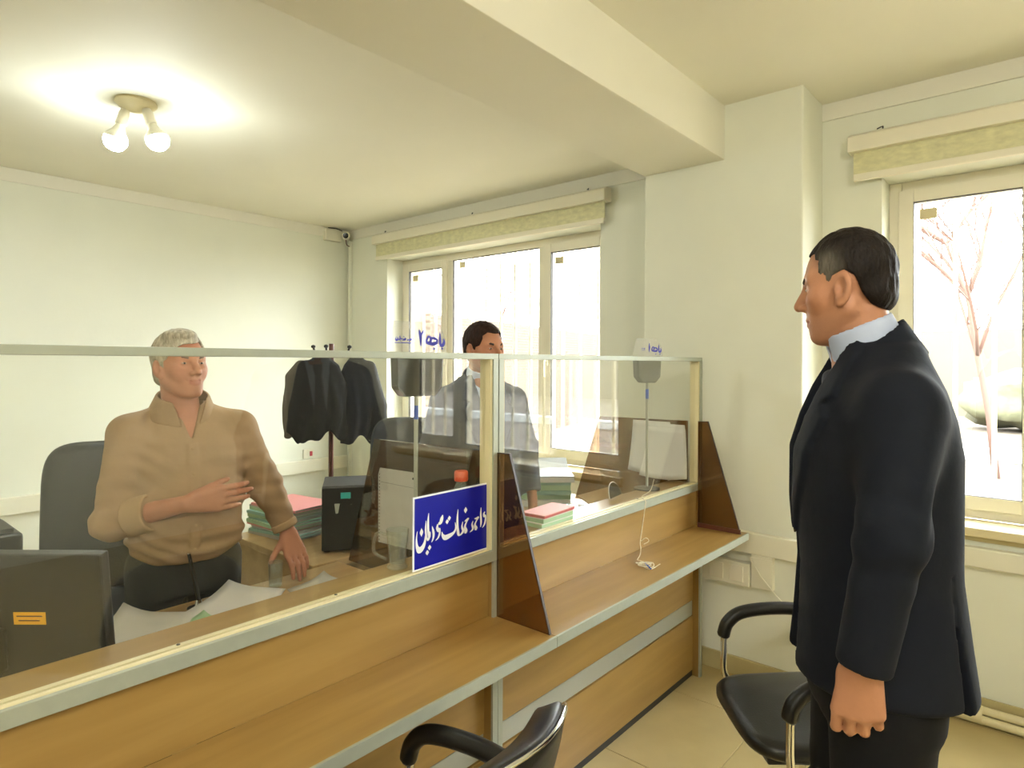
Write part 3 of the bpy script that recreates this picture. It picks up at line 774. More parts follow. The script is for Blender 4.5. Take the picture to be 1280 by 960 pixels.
def unit(v):
    v = np.array(v, float); return v / np.linalg.norm(v)
def hand_prims(w, d, n, s, curls, sc=1.0, thumb=(.5, .75, .35), tcurl=.35):
    """w wrist, d finger direction, n palm normal, s thumb side; curls: bend per joint for the four fingers"""
    d = unit(d); n = unit(np.array(n) - d * np.dot(n, d)); s = unit(np.array(s) - d * np.dot(s, d) - n * np.dot(s, n)); w = np.array(w, float)
    palm = []; fing = []
    so = [.033, .0112, -.0112, -.032]; dl = [.090, .094, .089, .079]
    ln = [(.043, .027, .021), (.047, .030, .022), (.043, .028, .021), (.033, .021, .019)]
    for k in range(4):
        kn = w + (d * dl[k] + s * so[k]) * sc
        palm.append((w + (s * so[k] * .55 + d * .005) * sc, kn, .0165 * sc, .0125 * sc))
        ang = 0; p = kn; r = [.0108, .0097, .0087, .0072]
        if k == 3: r = [x * .88 for x in r]
        for j in range(3):
            ang += curls[k][j]; dd = d * math.cos(ang) + n * math.sin(ang)
            dd = unit(dd + s * so[k] * .6); q = p + dd * ln[k][j] * sc
            fing.append((p, q, r[j] * sc, r[j + 1] * sc, k)); p = q
    td = unit(s * thumb[0] + d * thumb[1] + n * thumb[2]); p = w + (d * .022 + s * .022 + n * .008) * sc
    q = p + td * .042 * sc; palm.append((p, q, .0165 * sc, .0125 * sc))
    td2 = unit(td + (d * .6 + n * .5 - s * .3) * tcurl); r_ = q + td2 * .033 * sc; td3 = unit(td2 + (d * .4 + n * .6 - s * .4) * tcurl)
    fing.append((q, r_, .0118 * sc, .0105 * sc, 4)); fing.append((r_, r_ + td3 * .026 * sc, .0105 * sc, .008 * sc, 4))
    return palm, fing
def hand_d(p, H):
    palm, fing = H; d = None
    for a, b, ra, rb in palm:
        e = rc(p, a, b, ra, rb); d = e if d is None else smin(d, e, .014)
    chains = {}
    for a, b, ra, rb, k in fing:
        e = rc(p, a, b, ra, rb); chains[k] = e if k not in chains else smin(chains[k], e, .004)
    for k, e in chains.items(): d = smin(d, e, .003)
    return d

def head_d(p, o):
    """p in head units: x forward, y left, z up, chin at -.115, crown at +.115; o: options"""
    sy = p.copy(); sy[:, 1] = np.abs(sy[:, 1])
    d = ell(sy, (-.012, 0, .030), (.090, .0745, .085))
    d = smin(d, ell(sy, (.030, 0, -.020), (.058, .060, .088)), .03)
    d = smin(d, rc(sy, (-.008, .050, -.050), (.052, .022, -.094), .020, .019), .028)
    d = smin(d, rc(sy, (.062, 0, -.097), (.068, .010, -.096), .0185, .017), .018)
    d = smin(d, ell(sy, (.050, .040, -.020), (.026, .024, .024)), .02)
    d = smin(d, rc(sy, (.078, .0, .020), (.062, .042, .020), .010, .011), .016)
    d = smin(d, ell(sy, (.064, 0, -.062), (.026, .032, .030)), .018)
    d = smax(d, -ell(sy, (.092, .031, .000), (.020, .020, .0135)), .012)
    d = smin(d, ell(sy, (.0665, .031, .0005), (.0135, .0150, .0110)), .003)
    d = smin(d, rc(sy, (.058, .044, .010), (.078, .022, .012), .0045, .0045), .006)
    nl = o.get('nose', .022)
    d = smin(d, rc(sy, (.080, 0, .014), (.086 + nl, 0, -.028), .0085, .0115), .010)
    d = smin(d, ell(sy, (.084 + nl * .4, .0125, -.034), (.013, .0085, .0085)), .006)
    d = smax(d, -ell(sy, (.090 + nl * .4, .0065, -.0425), (.006, .0035, .004)), .003)
    sm = o.get('smile', 0.)
    d = smin(d, rc(sy, (.0895 - .002 * sm, 0, -.0595), (.076 - .004 * sm, .021 + .007 * sm, -.0625 + sm * .009), .0058 - .002 * sm, .0035 - .001 * sm), .005)
    d = smin(d, rc(sy, (.0870 - .001 * sm, 0, -.0700), (.075 - .004 * sm, .019 + .007 * sm, -.0655 + sm * .008), .0070 - .002 * sm, .0035 - .001 * sm), .005)
    d = smax(d, -rc(sy, (.0985, 0, -.0648), (.079 - .006 * sm, .025 + .005 * sm, -.0650 + sm * .010), .0028, .0024), .003)
    if sm: d = smin(d, ell(sy, (.060, .038, -.040), (.016, .014, .016)), .014)
    # ears
    ca, sa = math.cos(.22), math.sin(.22)
    e = sy - np.array((-.006, .0745, -.012)); e2 = e.copy(); e2[:, 0] = e[:, 0] * ca + e[:, 2] * sa; e2[:, 2] = -e[:, 0] * sa + e[:, 2] * ca
    cb, sb = math.cos(.38), -math.sin(.38); e3 = e2.copy(); e3[:, 0] = e2[:, 0] * cb + e2[:, 1] * sb; e3[:, 1] = -e2[:, 0] * sb + e2[:, 1] * cb
    er = ell(e3, (0, .002, 0), (.0205, .0085, .033))
    er = smax(er, -ell(e3, (.0035, .0105, .003), (.0125, .0100, .0205)), .003)
    er = smin(er, ell(e3, (.013, .005, -.004), (.005, .006, .008)), .004)
    er = smin(er, ell(e3, (.006, .001, -.028), (.009, .006, .009)), .006)
    d = smin(d, er, .005)
    return d
def head_col(p, skin, o):
    c = np.tile(np.array(skin), (len(p), 1)); sk = np.array(skin)
    lip = (np.abs(p[:, 1]) < .021) & (p[:, 0] > .072) & (p[:, 2] < -.055 + 12 * p[:, 1] ** 2 * o.get('smile', 0)) & (p[:, 2] > -.076 + 12 * p[:, 1] ** 2 * o.get('smile', 0))
    c[lip] = sk * np.array((.88, .70, .68))
    ck = np.exp(-(((p[:, 0] - .06) / .03) ** 2 + ((np.abs(p[:, 1]) - .042) / .022) ** 2 + ((p[:, 2] + .025) / .025) ** 2))
    c *= 1 - ck[:, None] * np.array((0, .10, .12))
    if o.get('stubble'):
        j = np.clip((-.035 - p[:, 2]) / .03, 0, 1) * (p[:, 2] > -.14) * (p[:, 0] > -.03)
        c *= 1 - j[:, None] * np.array((.16, .14, .10)) * o['stubble']
    return c

def person(loc, heading, label, J, skin, head, hands, hair, haircol, brow='brow'):
    """J: joints in metres in the body frame (x forward, y left, z up); returns the body mesh object"""
    P = Matrix.Translation(loc) @ Matrix.Rotation(heading, 4, 'Z')
    HC = np.array(J['head']); hs = J['hscale']
    yaw, pit = J['hyaw'], J['hpitch']
    R = np.array((Matrix.Rotation(yaw, 3, 'Z') @ Matrix.Rotation(pit, 3, 'Y')))
    hsx = J.get('hsx', 1.); hv = np.array((hs * hsx, hs, hs)); toh = lambda p: ((p - HC) @ R) / hv
    nb = np.array(J['neck'])
    def body(p):
        d = ell(p, (J['pelvis'][0], J['pelvis'][1], J['pelvis'][2]), (.095, .14, .12))
        d = smin(d, ell(p, J['waist'], (.09, .125, .15)), .06)
        d = smin(d, ell(p, J['chest'], (.095, .145, .16)), .06)
        d = smin(d, rc(p, nb - np.array((.005, 0, .06)), HC + R @ np.array((-.016, 0, -.06)) * hs, .062, .055), .03)
        for s in ('l', 'r'):
            sh, el_, wr = J['sh' + s], J['el' + s], J['wr' + s]
            d = smin(d, rc(p, sh, el_, .048, .040), .05)
            d = smin(d, rc(p, el_, wr, .040, .0265), .02)
            d = smin(d, rc(p, J['hip' + s], J['kn' + s], .075, .052), .04)
            d = smin(d, rc(p, J['kn' + s], J['an' + s], .052, .036), .02)
            d = smin(d, rc(p, J['an' + s], np.array(J['an' + s]) + np.array((.13, 0, -.05)), .036, .022), .02)
            d = smin(d, hand_d(p, hands[s]), .012)
        d = smin(d, head_d(toh(p), head) * hs, .012)
        return d
    rng = J['fine']
    def col(V):
        c = np.tile(np.array(skin), (len(V), 1)); h = toh(V); m = (h[:, 2] > -.16) & (np.abs(h[:, 1]) < .12) & (np.abs(h[:, 0]) < .16)
        c[m] = head_col(h[m], skin, head); return c
    o = net_mesh('person', body, axis(*rng[0]), axis(*rng[1]), axis(*rng[2]), P, M['skin'], None, col, relax=0)
    tag(o, label, 'person')
    # hair: a shell over the skull, cut by side and front outlines
    def hfn(p):
        q = toh(p)
        d = ell(q, (-.013, 0, .032), hair['r'])
        if 'extra' in hair:
            for c, r in hair['extra']: d = smin(d, ell(q, c, r), .02)
        d = d + .0016 * np.sin(q[:, 1] * 210 + 3 * np.sin(q[:, 0] * 60)) * np.sin(q[:, 2] * 90 + q[:, 0] * 70)
        d = smax(d, poly2(q[:, 0], q[:, 2], hair['side']), .004)
        if 'front' in hair: d = smax(d, np.where(q[:, 0] > .02, poly2(q[:, 1], q[:, 2], hair['front']), -1), .004)
        d = smax(d, -(head_d(q, head) + .004), .002)
        return d * hs
    ext = .135 * hs
    def around(c, e, st): return axis((c - e, c + e, st))
    def hcol(V):
        return haircol(toh(V))
    net_mesh('hair', hfn, around(HC[0], ext, .0035), around(HC[1], ext, .0035), axis((HC[2] - ext, HC[2] + ext, .0035)), P, M['hairv'], o, hcol)
    # eyes and brows
    Hm = P @ (Matrix.Translation(HC) @ Matrix(R.tolist()).to_4x4() @ Matrix.Diagonal((*hv, 1)))
    for s in (-1, 1):
        c = Vector((.0695, .031 * s, .0010))
        def ball(name, cc, r, mt, par, sq=(1, 1, 1)):
            bm = bmesh.new(); bmesh.ops.create_uvsphere(bm, u_segments=16, v_segments=10, radius=r)
            me = bpy.data.meshes.new(name); bm.to_mesh(me); bm.free()
            me.transform(Hm @ Matrix.Translation(cc) @ Matrix.Diagonal((*sq, 1)))
            me.polygons.foreach_set('use_smooth', [True] * len(me.polygons)); return link_mesh(name, me, mt, par)
        ey = ball('eye', c, .0122, M['eye'], o, (1, 1, .34 if head.get('smile') else .40))
        ball('iris', c + Vector((.0077, .0012 * head.get('gaze', 0), 0)), .0048, M['iris'], ey, (1.0, 1, .9))
        mb = MB(); mb.X = Hm
        mb.tube([(.0815, .014 * s, .0155), (.0835, .022 * s, .0195), (.0790, .034 * s, .0225), (.0680, .046 * s, .0195), (.060, .051 * s, .015)], [.0032, .0052, .0050, .0036, .0014], 7)
        mb.build('eyebrow', M[brow], o, smooth='all')
    return o, P, toh, Hm

def garment(name, fn, bx, by, bz, P, mt, parent, st=.007, relax=1):
    return net_mesh(name, fn, axis((*bx, st)), axis((*by, st)), axis((*bz, st)), P, mt, parent, None, relax)

def mirror(J):
    return J
def suit(o, P, J, k, hands_cfg, mats, sh_, front=.0):
    """jacket, trousers, shirt and tie for a standing man; k scales a 1.83 m figure"""
    jm, tm, shm = mats
    TK = [(.90, -.005, 0, .165, .205), (1.0, -.005, 0, .155, .195), (1.12, -.004, 0, .146, .182), (1.25, .0, 0, .150, .190), (1.36, .0, 0, .149, .200),
          (1.43, -.004, 0, .132, .200), (1.49, -.008, 0, .112, .165), (1.54, -.01, 0, .088, .125), (1.585, -.012, 0, .072, .085)]
    TK = [(z * k, a * k, b * k, c * k, d * k) for z, a, b, c, d in TK]
    V = [(-.078 * k, 1.63 * k), (.078 * k, 1.63 * k), (.012 * k, 1.19 * k), (-.012 * k, 1.19 * k)]
    LP = [(.060, 1.60), (.092, 1.565), (.118, 1.475), (.092, 1.462), (.128, 1.435), (.085, 1.30), (.016, 1.175), (.004, 1.20)]
    LP = [(a * k, b * k) for a, b in LP]
    nb = np.array(J['neck']) + np.array((-.008, 0, .035)) * k; na = unit((.42, 0, 1))
    def ring(p, r0, r1, t0, t1, th):
        q = p - nb; t = q @ na; rho = np.sqrt(np.maximum((q ** 2).sum(1) - t * t, 0)); f = np.clip((t - t0) / (t1 - t0), 0, 1)
        return smax(np.abs(rho - (r0 + (r1 - r0) * f)) - th, np.abs(t - (t0 + t1) / 2) - (t1 - t0) / 2, .003)
    def torso(p): return loft(p, TK, 2.35, .02 * k)
    def sleeves(p):
        d = None
        for s in ('l', 'r'):
            a, b, c = np.array(J['sh' + s]), np.array(J['el' + s]), np.array(J['wr' + s])
            e = smin(rc(p, a, b, .068 * k, .053 * k), rc(p, b, c + (c - b) * .02, .053 * k, .046 * k), .03 * k)
            e = smin(e, rc(p, np.array(J['neck']) + np.array((-.03, 0, .0)), a + np.array((0, 0, .012)) * k, .055 * k, .058 * k), .03 * k)
            # the cuff ends in a plane across the forearm
            u = unit(c - b); e = smax(e, (p - (c + u * .012)) @ u, .006)
            wv = .0028 * np.sin((p - b) @ unit((0.5, .3, 1)) * 120 + 2.5 * np.sin(p[:, 0] * 40 + p[:, 1] * 30)) * np.exp(-(((p - b) ** 2).sum(1)) / .010)
            e = e + wv; d = e if d is None else np.minimum(d, e)
        return d
    def jac(p):
        t = torso(p); d = smin(t, sleeves(p), .045 * k)
        v = np.where(p[:, 0] > .0, poly2(p[:, 1], p[:, 2], V), 1.)
        d = smax(d, -smax(v, -(t + .022 * k), .004), .004)
        la = np.where(p[:, 0] > -.01, poly2(np.abs(p[:, 1]), p[:, 2], LP), 1.)
        d = np.minimum(d, smax(t - .0095, la, .002))
        # collar around the neck, open at the throat
        c = ring(p, .095 * k, .078 * k, -.05 * k, .045 * k, .005)
        c = smax(c, -np.where(p[:, 0] > .03, poly2(p[:, 1], p[:, 2], V), 1.), .004)
        c = smax(c, (p - nb) @ na - (.016 * k - .30 * (p[:, 0] - nb[0])), .003)
        d = np.minimum(d, c)
        # front edge below the button and a vent at the back
        q = np.where(p[:, 0] > 0, poly2(p[:, 1], p[:, 2], [(-.004 * k, 1.18 * k), (.004 * k, 1.18 * k), (.055 * k, .88 * k), (-.055 * k, .88 * k)]), 1.)
        d = smax(d, -smax(q, -(t + .03), .003), .004)
        for sg_ in (-1, 1):
            ph = np.arctan2(sg_ * p[:, 1], -p[:, 0]); f = np.clip((1.15 * k - p[:, 2]) / (.25 * k), 0, 1); r_ = np.sqrt(p[:, 0] ** 2 + p[:, 1] ** 2)
            p0 = .98 - .10 * f
            d = d - .007 * f * ((ph < p0) & (ph > 0) & (t < .02))
            slit = np.maximum((np.abs(ph - p0) - (.002 + .035 * f)) * r_, p[:, 2] - 1.15 * k)
            d = smax(d, -smax(slit, -(t + .03), .003), .003)
        # neck opening
        d = smax(d, -rc(p, nb - na * .02, nb + na * .2, .068 * k, .075 * k), .004)
        return d
    ys = max(abs(J['ell'][1]), abs(J['elr'][1]), abs(J['wrl'][1])) + .09
    xs = (min(-.2, J['ell'][0] - .08, J['elr'][0] - .08), max(.2, J['wrl'][0] + .09, J['wrr'][0] + .09))
    jk = garment('jacket', jac, xs, (-ys, ys), (.86 * k, 1.68 * k), P, jm, o, st=.0058)
    # shirt: chest panel and collar
    def shirt(p):
        t = torso(p) + .011 * k
        d = smax(t, poly2(p[:, 1], p[:, 2], [(-.10 * k, 1.56 * k), (.10 * k, 1.56 * k), (.03 * k, 1.15 * k), (-.03 * k, 1.15 * k)]), .003)
        d = smax(d, -p[:, 0], .003)
        c = ring(p, .074 * k, .066 * k, -.06 * k, .056 * k, .004)
        c = smax(c, -np.where(p[:, 0] > .02, poly2(p[:, 1], p[:, 2], [(0, 1.50 * k), (.035 * k, 1.66 * k), (-.035 * k, 1.66 * k)]), 1.), .003)
        return np.minimum(d, c)
    garment('shirt', shirt, (-.15, .19), (-.13, .13), (1.12 * k, 1.70 * k), P, shm, o, st=.0048)
    def tie(p):
        t = torso(p) + .006 * k
        d = smax(t, poly2(p[:, 1], p[:, 2], [(-.022 * k, 1.535 * k), (.022 * k, 1.535 * k), (.014 * k, 1.49 * k), (.036 * k, 1.18 * k), (-.036 * k, 1.18 * k), (-.014 * k, 1.49 * k)]), .003)
        d = smax(d, -p[:, 0], .003)
        return smin(d, ell(p, np.array(J['neck']) + np.array((.066, 0, -.03)) * k, (.014 * k, .019 * k, .022 * k)), .006)
    garment('tie', tie, (-.01, .19), (-.06, .06), (1.15 * k, 1.58 * k), P, M['tie'], o, st=.0045)
    trousers(o, P, J, k, tm)
    for yb in (0,):
        x = .15 * k
        mb = MB(); mb.X = P @ Matrix.Translation((.150 * k, .012, 1.185 * k)) @ Matrix.Rotation(PI / 2, 4, 'Y')
        mb.lathe([(.009, 0), (.009, .003), (.004, .004)], 14).build('button', M['blackgl'], jk, smooth=True)

def trousers(o, P, J, k, tm, top=1.02):
    def tr(p):
        d = loft(p, [(.84 * k, J['pelvis'][0], 0, .125 * k, .175 * k), (.95 * k, J['pelvis'][0], 0, .128 * k, .180 * k), (top * k, J['pelvis'][0] + .005, 0, .120 * k, .165 * k)], 2.2, .01)
        for s in ('l', 'r'):
            h, kn, an = [np.array(J[a + s]) for a in ('hip', 'kn', 'an')]
            e = smin(rc(p, h, kn, .102 * k, .078 * k), rc(p, kn, an + np.array((.01, 0, .02)), .078 * k, .066 * k), .03)
            e = smax(e, .045 - p[:, 2], .004)
            e = e + .003 * np.sin(p[:, 2] * 70 + p[:, 1] * 30) * np.exp(-((p[:, 2] - kn[2]) / .12) ** 2)
            d = smin(d, e, .03)
        return d
    garment('trousers', tr, (-.2, .2), (-.24, .24), (.03, (top + .02) * k), P, tm, o, st=.009)
    for s in ('l', 'r'):
        an = np.array(J['an' + s])
        def shoe(p):
            d = rc(p, an + np.array((-.035, 0, -.045)), an + np.array((.145, 0, -.052)), .042, .038)
            d = smin(d, rc(p, an + np.array((-.02, 0, -.03)), an + np.array((.0, 0, .03)), .044, .046), .03)
            return smax(d, .002 - p[:, 2], .003)
        garment('shoe', shoe, (an[0] - .1, an[0] + .2), (an[1] - .06, an[1] + .06), (-.01, .16), P, M['blackgl'], o, st=.007)

RELAX = [(.35, .45, .3), (.45, .5, .3), (.55, .5, .35), (.6, .55, .35)]
FIST = [(.30, 1.20, .7), (.38, 1.25, .7), (.46, 1.25, .7), (.55, 1.25, .7)]

# --- the visitor in the navy suit
J3 = dict(head=(.050, 0, 1.704), hscale=1.03, hsx=.89, hyaw=-.33, hpitch=.10, neck=(.018, 0, 1.535), pelvis=(0, 0, .98), waist=(0, 0, 1.14), chest=(0, 0, 1.34),
          shl=(-.008, .180, 1.455), ell=(.024, .258, 1.240), wrl=(.066, .262, 1.020), shr=(-.008, -.180, 1.455), elr=(-.02, -.26, 1.215), wrr=(.05, -.262, .985),
          hipl=(0, .095, .95), hipr=(0, -.095, .95), knl=(.01, .10, .52), knr=(.03, -.10, .52), anl=(-.01, .10, .09), anr=(.0, -.10, .09),
          fine=[[(-.13, .26, .0042)], [(-.30, -.14, .008), (-.14, .32, .0042)], [(-.002, .86, .014), (.88, 1.05, .0042), (1.05, 1.54, .012), (1.54, 1.86, .0029)]])
hd3 = {'l': hand_prims((.070, .260, 1.010), (.06, -.04, -1), (-.25, -1, -.1), (1, -.3, .1), FIST, .97, (.15, .8, .55), .7),
       'r': hand_prims((.056, -.260, .975), (.10, .02, -1), (-.15, 1, -.1), (1, .2, .1), FIST, 1.0, (.5, .8, .25), .6)}
hair3 = dict(r=(.0955, .0795, .0890), side=[(.082, .072), (.066, .052), (.052, .030), (.050, .000), (.026, -.006), (.014, .018), (-.010, .026), (-.030, .012), (-.038, -.020), (-.052, -.046), (-.075, -.060), (-.14, -.064), (-.15, .15), (.06, .16), (.11, .11)],
             front=[(-.10, -.03), (-.066, .01), (-.058, .052), (-.040, .074), (0, .070), (.040, .074), (.058, .052), (.066, .01), (.10, -.03), (.14, .18), (-.14, .18)],
             extra=[((-.060, 0, -.02), (.042, .060, .045))])
def hc3(q):
    c = np.tile(np.array(S(30, 24, 21)), (len(q), 1)); g = np.clip((q[:, 0] + .02) / .04, 0, 1) * np.clip((.085 - q[:, 2]) / .04, 0, 1) * np.clip((np.abs(q[:, 1]) - .035) / .03, 0, 1)
    return c * (1 - g[:, None]) + np.array(S(98, 92, 82)) * g[:, None]
o3, P3, toh3, H3 = person((1.512, .300, 0), math.radians(113), 'man standing in a dark navy suit, seen from the side, arm hanging', J3, S(182, 128, 97), dict(nose=.021, stubble=.6), hd3, hair3, hc3)
suit(o3, P3, J3, 1.0, None, (M['suit'], M['suit_dark'], M['shirt']), 0)

# --- the clerk in the tan shirt
J1 = dict(head=(.040, -.025, 1.527), hscale=.985, hsx=.94, hyaw=.40, hpitch=-.08, neck=(0, -.01, 1.375), pelvis=(.0, 0, .86), waist=(.02, 0, 1.02), chest=(.012, 0, 1.21),
          shl=(0, .172, 1.295), ell=(.005, .272, 1.07), wrl=(.035, .335, .865), shr=(0, -.172, 1.295), elr=(.075, -.222, 1.030), wrr=(.222, -.035, 1.090),
          hipl=(0, .09, .84), hipr=(0, -.09, .84), knl=(.01, .10, .47), knr=(.01, -.10, .47), anl=(-.01, .10, .09), anr=(-.01, -.10, .09),
          fine=[[(-.14, .31, .0042)], [(-.33, .45, .0042)], [(-.002, .72, .014), (.72, .90, .0042), (.90, 1.02, .01), (1.02, 1.16, .0042), (1.16, 1.39, .01), (1.39, 1.68, .0033)]])
LEAN = [(-.25, .45, .30), (-.25, .50, .30), (-.22, .50, .30), (-.18, .50, .30)]
_lean = lambda z: hand_prims((.050, .338, z), (.62, .10, -.74), (-.55, -.1, -.6), (.15, -1, .0), LEAN, .97, (.7, .6, .15), .2)
_pl, _fg = _lean(0.)
_low = min(min(a[2] - ra, b[2] - rb) for a, b, ra, rb in [q[:4] for q in _pl + _fg])
_zw = .7515 - _low                      # the fingertips rest on the desk top
J1['wrl'] = (.042, .334, _zw + .012)
hd1 = {'l': _lean(_zw),
       'r': hand_prims((.228, -.020, 1.093), (.12, 1, .06), (-1, .1, 0), (.1, 0, 1), [(.12, .25, .2)] * 4, .97, (.4, .85, .1), .2)}
hair1 = dict(r=(.100, .0835, .0930), side=[(.086, .080), (.070, .058), (.048, .040), (.036, .008), (.022, -.024), (.006, -.020), (.004, .012), (-.020, .020), (-.032, .0), (-.036, -.040), (-.060, -.076), (-.14, -.080), (-.15, .15), (.06, .16), (.12, .12)],
             front=[(-.11, -.04), (-.066, .018), (-.056, .048), (-.030, .064), (.010, .068), (.044, .078), (.060, .050), (.068, .018), (.11, -.04), (.14, .18), (-.14, .18)],
             extra=[((-.062, 0, -.03), (.044, .060, .05)), ((.030, -.015, .098), (.055, .05, .024))])
def hc1(q):
    c = np.tile(np.array(S(186, 178, 158)), (len(q), 1)); g = np.clip((.03 - q[:, 2]) / .08, 0, 1)[:, None]
    return c * (1 - g) + np.array(S(150, 142, 122)) * g
o1, P1, toh1, H1 = person((.932, 2.300, 0), math.radians(-103), 'smiling grey-haired man in a tan shirt leaning one hand on the desk', J1, S(190, 132, 104), dict(nose=.022, smile=1., stubble=.25), hd1, hair1, hc1, brow='browgrey')
TK1 = [(.875, .005, 0, .125, .150), (.91, .014, 0, .150, .172), (.97, .026, 0, .160, .178), (1.04, .030, 0, .158, .178), (1.12, .022, 0, .146, .180), (1.21, .006, 0, .132, .185), (1.27, -.002, 0, .118, .172), (1.315, -.006, 0, .096, .130), (1.36, -.010, 0, .076, .092), (1.39, -.006, -.005, .066, .075)]
def shirt1(p):
    t = loft(p, TK1, 2.25, .015)
    t = t + .006 * np.sin(p[:, 2] * 46 + np.abs(p[:, 1]) * 30 + 4 * p[:, 0]) * np.clip((p[:, 2] - .8) / .1, 0, 1) * np.clip((1.25 - p[:, 2]) / .2, 0, 1)
    for s, cut in (('l', .93), ('r', .50)):
        a, b, c = [np.array(J1[n + s]) for n in ('sh', 'el', 'wr')]; c2 = b + (c - b) * cut; u = unit(c - b)
        e = smin(rc(p, a, b, .062, .056), rc(p, b, c2 + u * .03, .056, .048 if s == 'r' else .040), .03)
        e = smin(e, rc(p, np.array(J1['neck']) + np.array((-.02, 0, -.01)), a + np.array((0, 0, .008)), .050, .055), .03)
        e = smax(e, (p - c2) @ u, .005)
        e = e + .004 * np.sin((p - b) @ unit((.3, .3, 1)) * 60) * np.exp(-(((p - b) ** 2).sum(1)) / .02)
        t = smin(t, e, .035)
    q1 = .0042 * np.sin(p[:, 2] * 125 + 3.2 * np.sin(p[:, 1] * 14 + p[:, 0] * 11) + p[:, 1] * 25)
    t = t + q1 * (np.exp(-((p[:, 2] - .93) / .06) ** 2) * (np.abs(p[:, 1]) < .19) + .7 * np.exp(-(((p - np.array(J1['elr'])) ** 2).sum(1)) / .012) + .8 * np.exp(-(((p - np.array(J1['ell'])) ** 2).sum(1)) / .02) + .5 * np.exp(-(((p - np.array((.09, .13, 1.2))) ** 2).sum(1)) / .008) + .5 * np.exp(-(((p - np.array((.09, -.13, 1.2))) ** 2).sum(1)) / .008))
    pl = smax(loft(p, TK1, 2.25, .015) - .004, np.maximum(np.abs(p[:, 1] - .0) - .016, np.maximum(-p[:, 0], p[:, 2] - 1.27)), .003)   # button placket
    t = np.minimum(t, pl)
    nk = np.array(J1['neck']) + np.array((-.005, 0, .02))
    vv = np.where(p[:, 0] > 0, poly2(p[:, 1], p[:, 2], [(0, 1.275), (.048, 1.43), (-.048, 1.43)]), 1.)
    t = smax(t, -smax(vv, -(loft(p, TK1, 2.25, .015) + .04), .004), .004)
    return smax(t, -rc(p, nk, nk + np.array((.03, -.005, .12)), .062, .075), .005)
sh1 = garment('shirt', shirt1, (-.2, .3), (-.37, .42), (.85, 1.44), P1, M['beige'], o1, st=.0058)
def cuff(s, t0, t1, r0, name, mt):
    b, c = np.array(J1['el' + s]), np.array(J1['wr' + s]); u = unit(c - b); L = np.linalg.norm(c - b)
    def f(p):
        q = p - b; t = q @ u; rho = np.sqrt(np.maximum((q ** 2).sum(1) - t * t, 0))
        return smax(np.abs(rho - r0) - .006, np.abs(t - L * (t0 + t1) / 2) - L * (t1 - t0) / 2, .004)
    lo = np.minimum(b, c) - .08; hi = np.maximum(b, c) + .08
    garment(name, f, (lo[0], hi[0]), (lo[1], hi[1]), (lo[2], hi[2]), P1, mt, sh1, st=.005)
cuff('r', .24, .54, .054, 'rolled_cuff', M['beige2'])
cuff('l', .80, .97, .041, 'cuff', M['beige2'])
def coll(p):
    nk = np.array(J1['neck']) + np.array((-.004, 0, .018)); na = unit((.34, -.02, 1)); q = p - nk; t = q @ na
    rho = np.sqrt(np.maximum((q ** 2).sum(1) - t * t, 0)); f = np.clip((t + .04) / .085, 0, 1)
    d = smax(np.abs(rho - (.108 - .034 * f)) - .004, np.abs(t + .004) - .038, .003)
    open_ = np.where(p[:, 0] > .0, poly2(p[:, 1], p[:, 2], [(0, 1.25), (.070, 1.46), (-.070, 1.46)]), 1.)
    return smax(d, -open_, .004)
garment('collar', coll, (-.13, .15), (-.14, .14), (1.28, 1.48), P1, M['beige'], sh1, st=.0042)
def skinv(p): return smax(loft(p, TK1, 2.25, .015) - .0045, np.where(p[:, 0] > 0, poly2(p[:, 1], p[:, 2], [(0, 1.30), (.05, 1.40), (-.05, 1.40)]), 1.), .003)
for z in (1.25, 1.17, 1.09, 1.01, .93):
    K = np.array(TK1); x = np.interp(z, K[:, 0], K[:, 1]) + np.interp(z, K[:, 0], K[:, 3])
    mb = MB(); mb.X = P1 @ Matrix.Translation((x + .003, 0, z)) @ Matrix.Rotation(PI / 2, 4, 'Y')
    mb.lathe([(.005, 0), (.005, .0025), (.002, .003)], 12).build('button', M['beige2'], sh1, smooth=True)
J1b = dict(J1)
trousers(o1, P1, J1b, .90, M['trouser1'], top=1.03)

# --- the clerk in the slate suit behind the second window
k2 = .935
J2 = dict(head=(.045, 0, 1.602), hscale=.99, hyaw=.36, hpitch=.03, neck=(.012, 0, 1.435), pelvis=(0, 0, .92), waist=(0, 0, 1.07), chest=(0, 0, 1.25),
          shl=(-.008, .168, 1.360), ell=(.0, .235, 1.15), wrl=(.075, .225, .965), shr=(-.008, -.168, 1.360), elr=(-.02, -.235, 1.13), wrr=(.08, -.20, .95),
          hipl=(0, .09, .89), hipr=(0, -.09, .89), knl=(.01, .10, .49), knr=(.01, -.10, .49), anl=(-.01, .10, .09), anr=(-.01, -.10, .09),
          fine=[[(-.13, .22, .0046)], [(-.29, .29, .0046)], [(-.002, .80, .014), (.80, .98, .0046), (.98, 1.43, .012), (1.43, 1.74, .0036)]])
hd2 = {'l': hand_prims((.085, .222, .945), (.25, -.05, -1), (-.1, -1, -.1), (1, -.2, .1), RELAX, .95, (.5, .8, .25), .4),
       'r': hand_prims((.09, -.198, .93), (.25, .05, -1), (-.1, 1, -.1), (1, .2, .1), RELAX, .95, (.5, .8, .25), .4)}
hair2 = dict(r=(.0985, .0825, .0935), side=[(.088, .078), (.072, .062), (.056, .038), (.046, .004), (.024, -.014), (.010, -.010), (.004, .016), (-.020, .024), (-.032, .006), (-.036, -.035), (-.060, -.066), (-.14, -.072), (-.15, .15), (.06, .16), (.12, .12)],
             front=[(-.11, -.04), (-.064, .012), (-.054, .056), (-.036, .072), (0, .066), (.036, .072), (.054, .056), (.064, .012), (.11, -.04), (.14, .18), (-.14, .18)],
             extra=[((-.060, 0, -.02), (.042, .060, .045))])
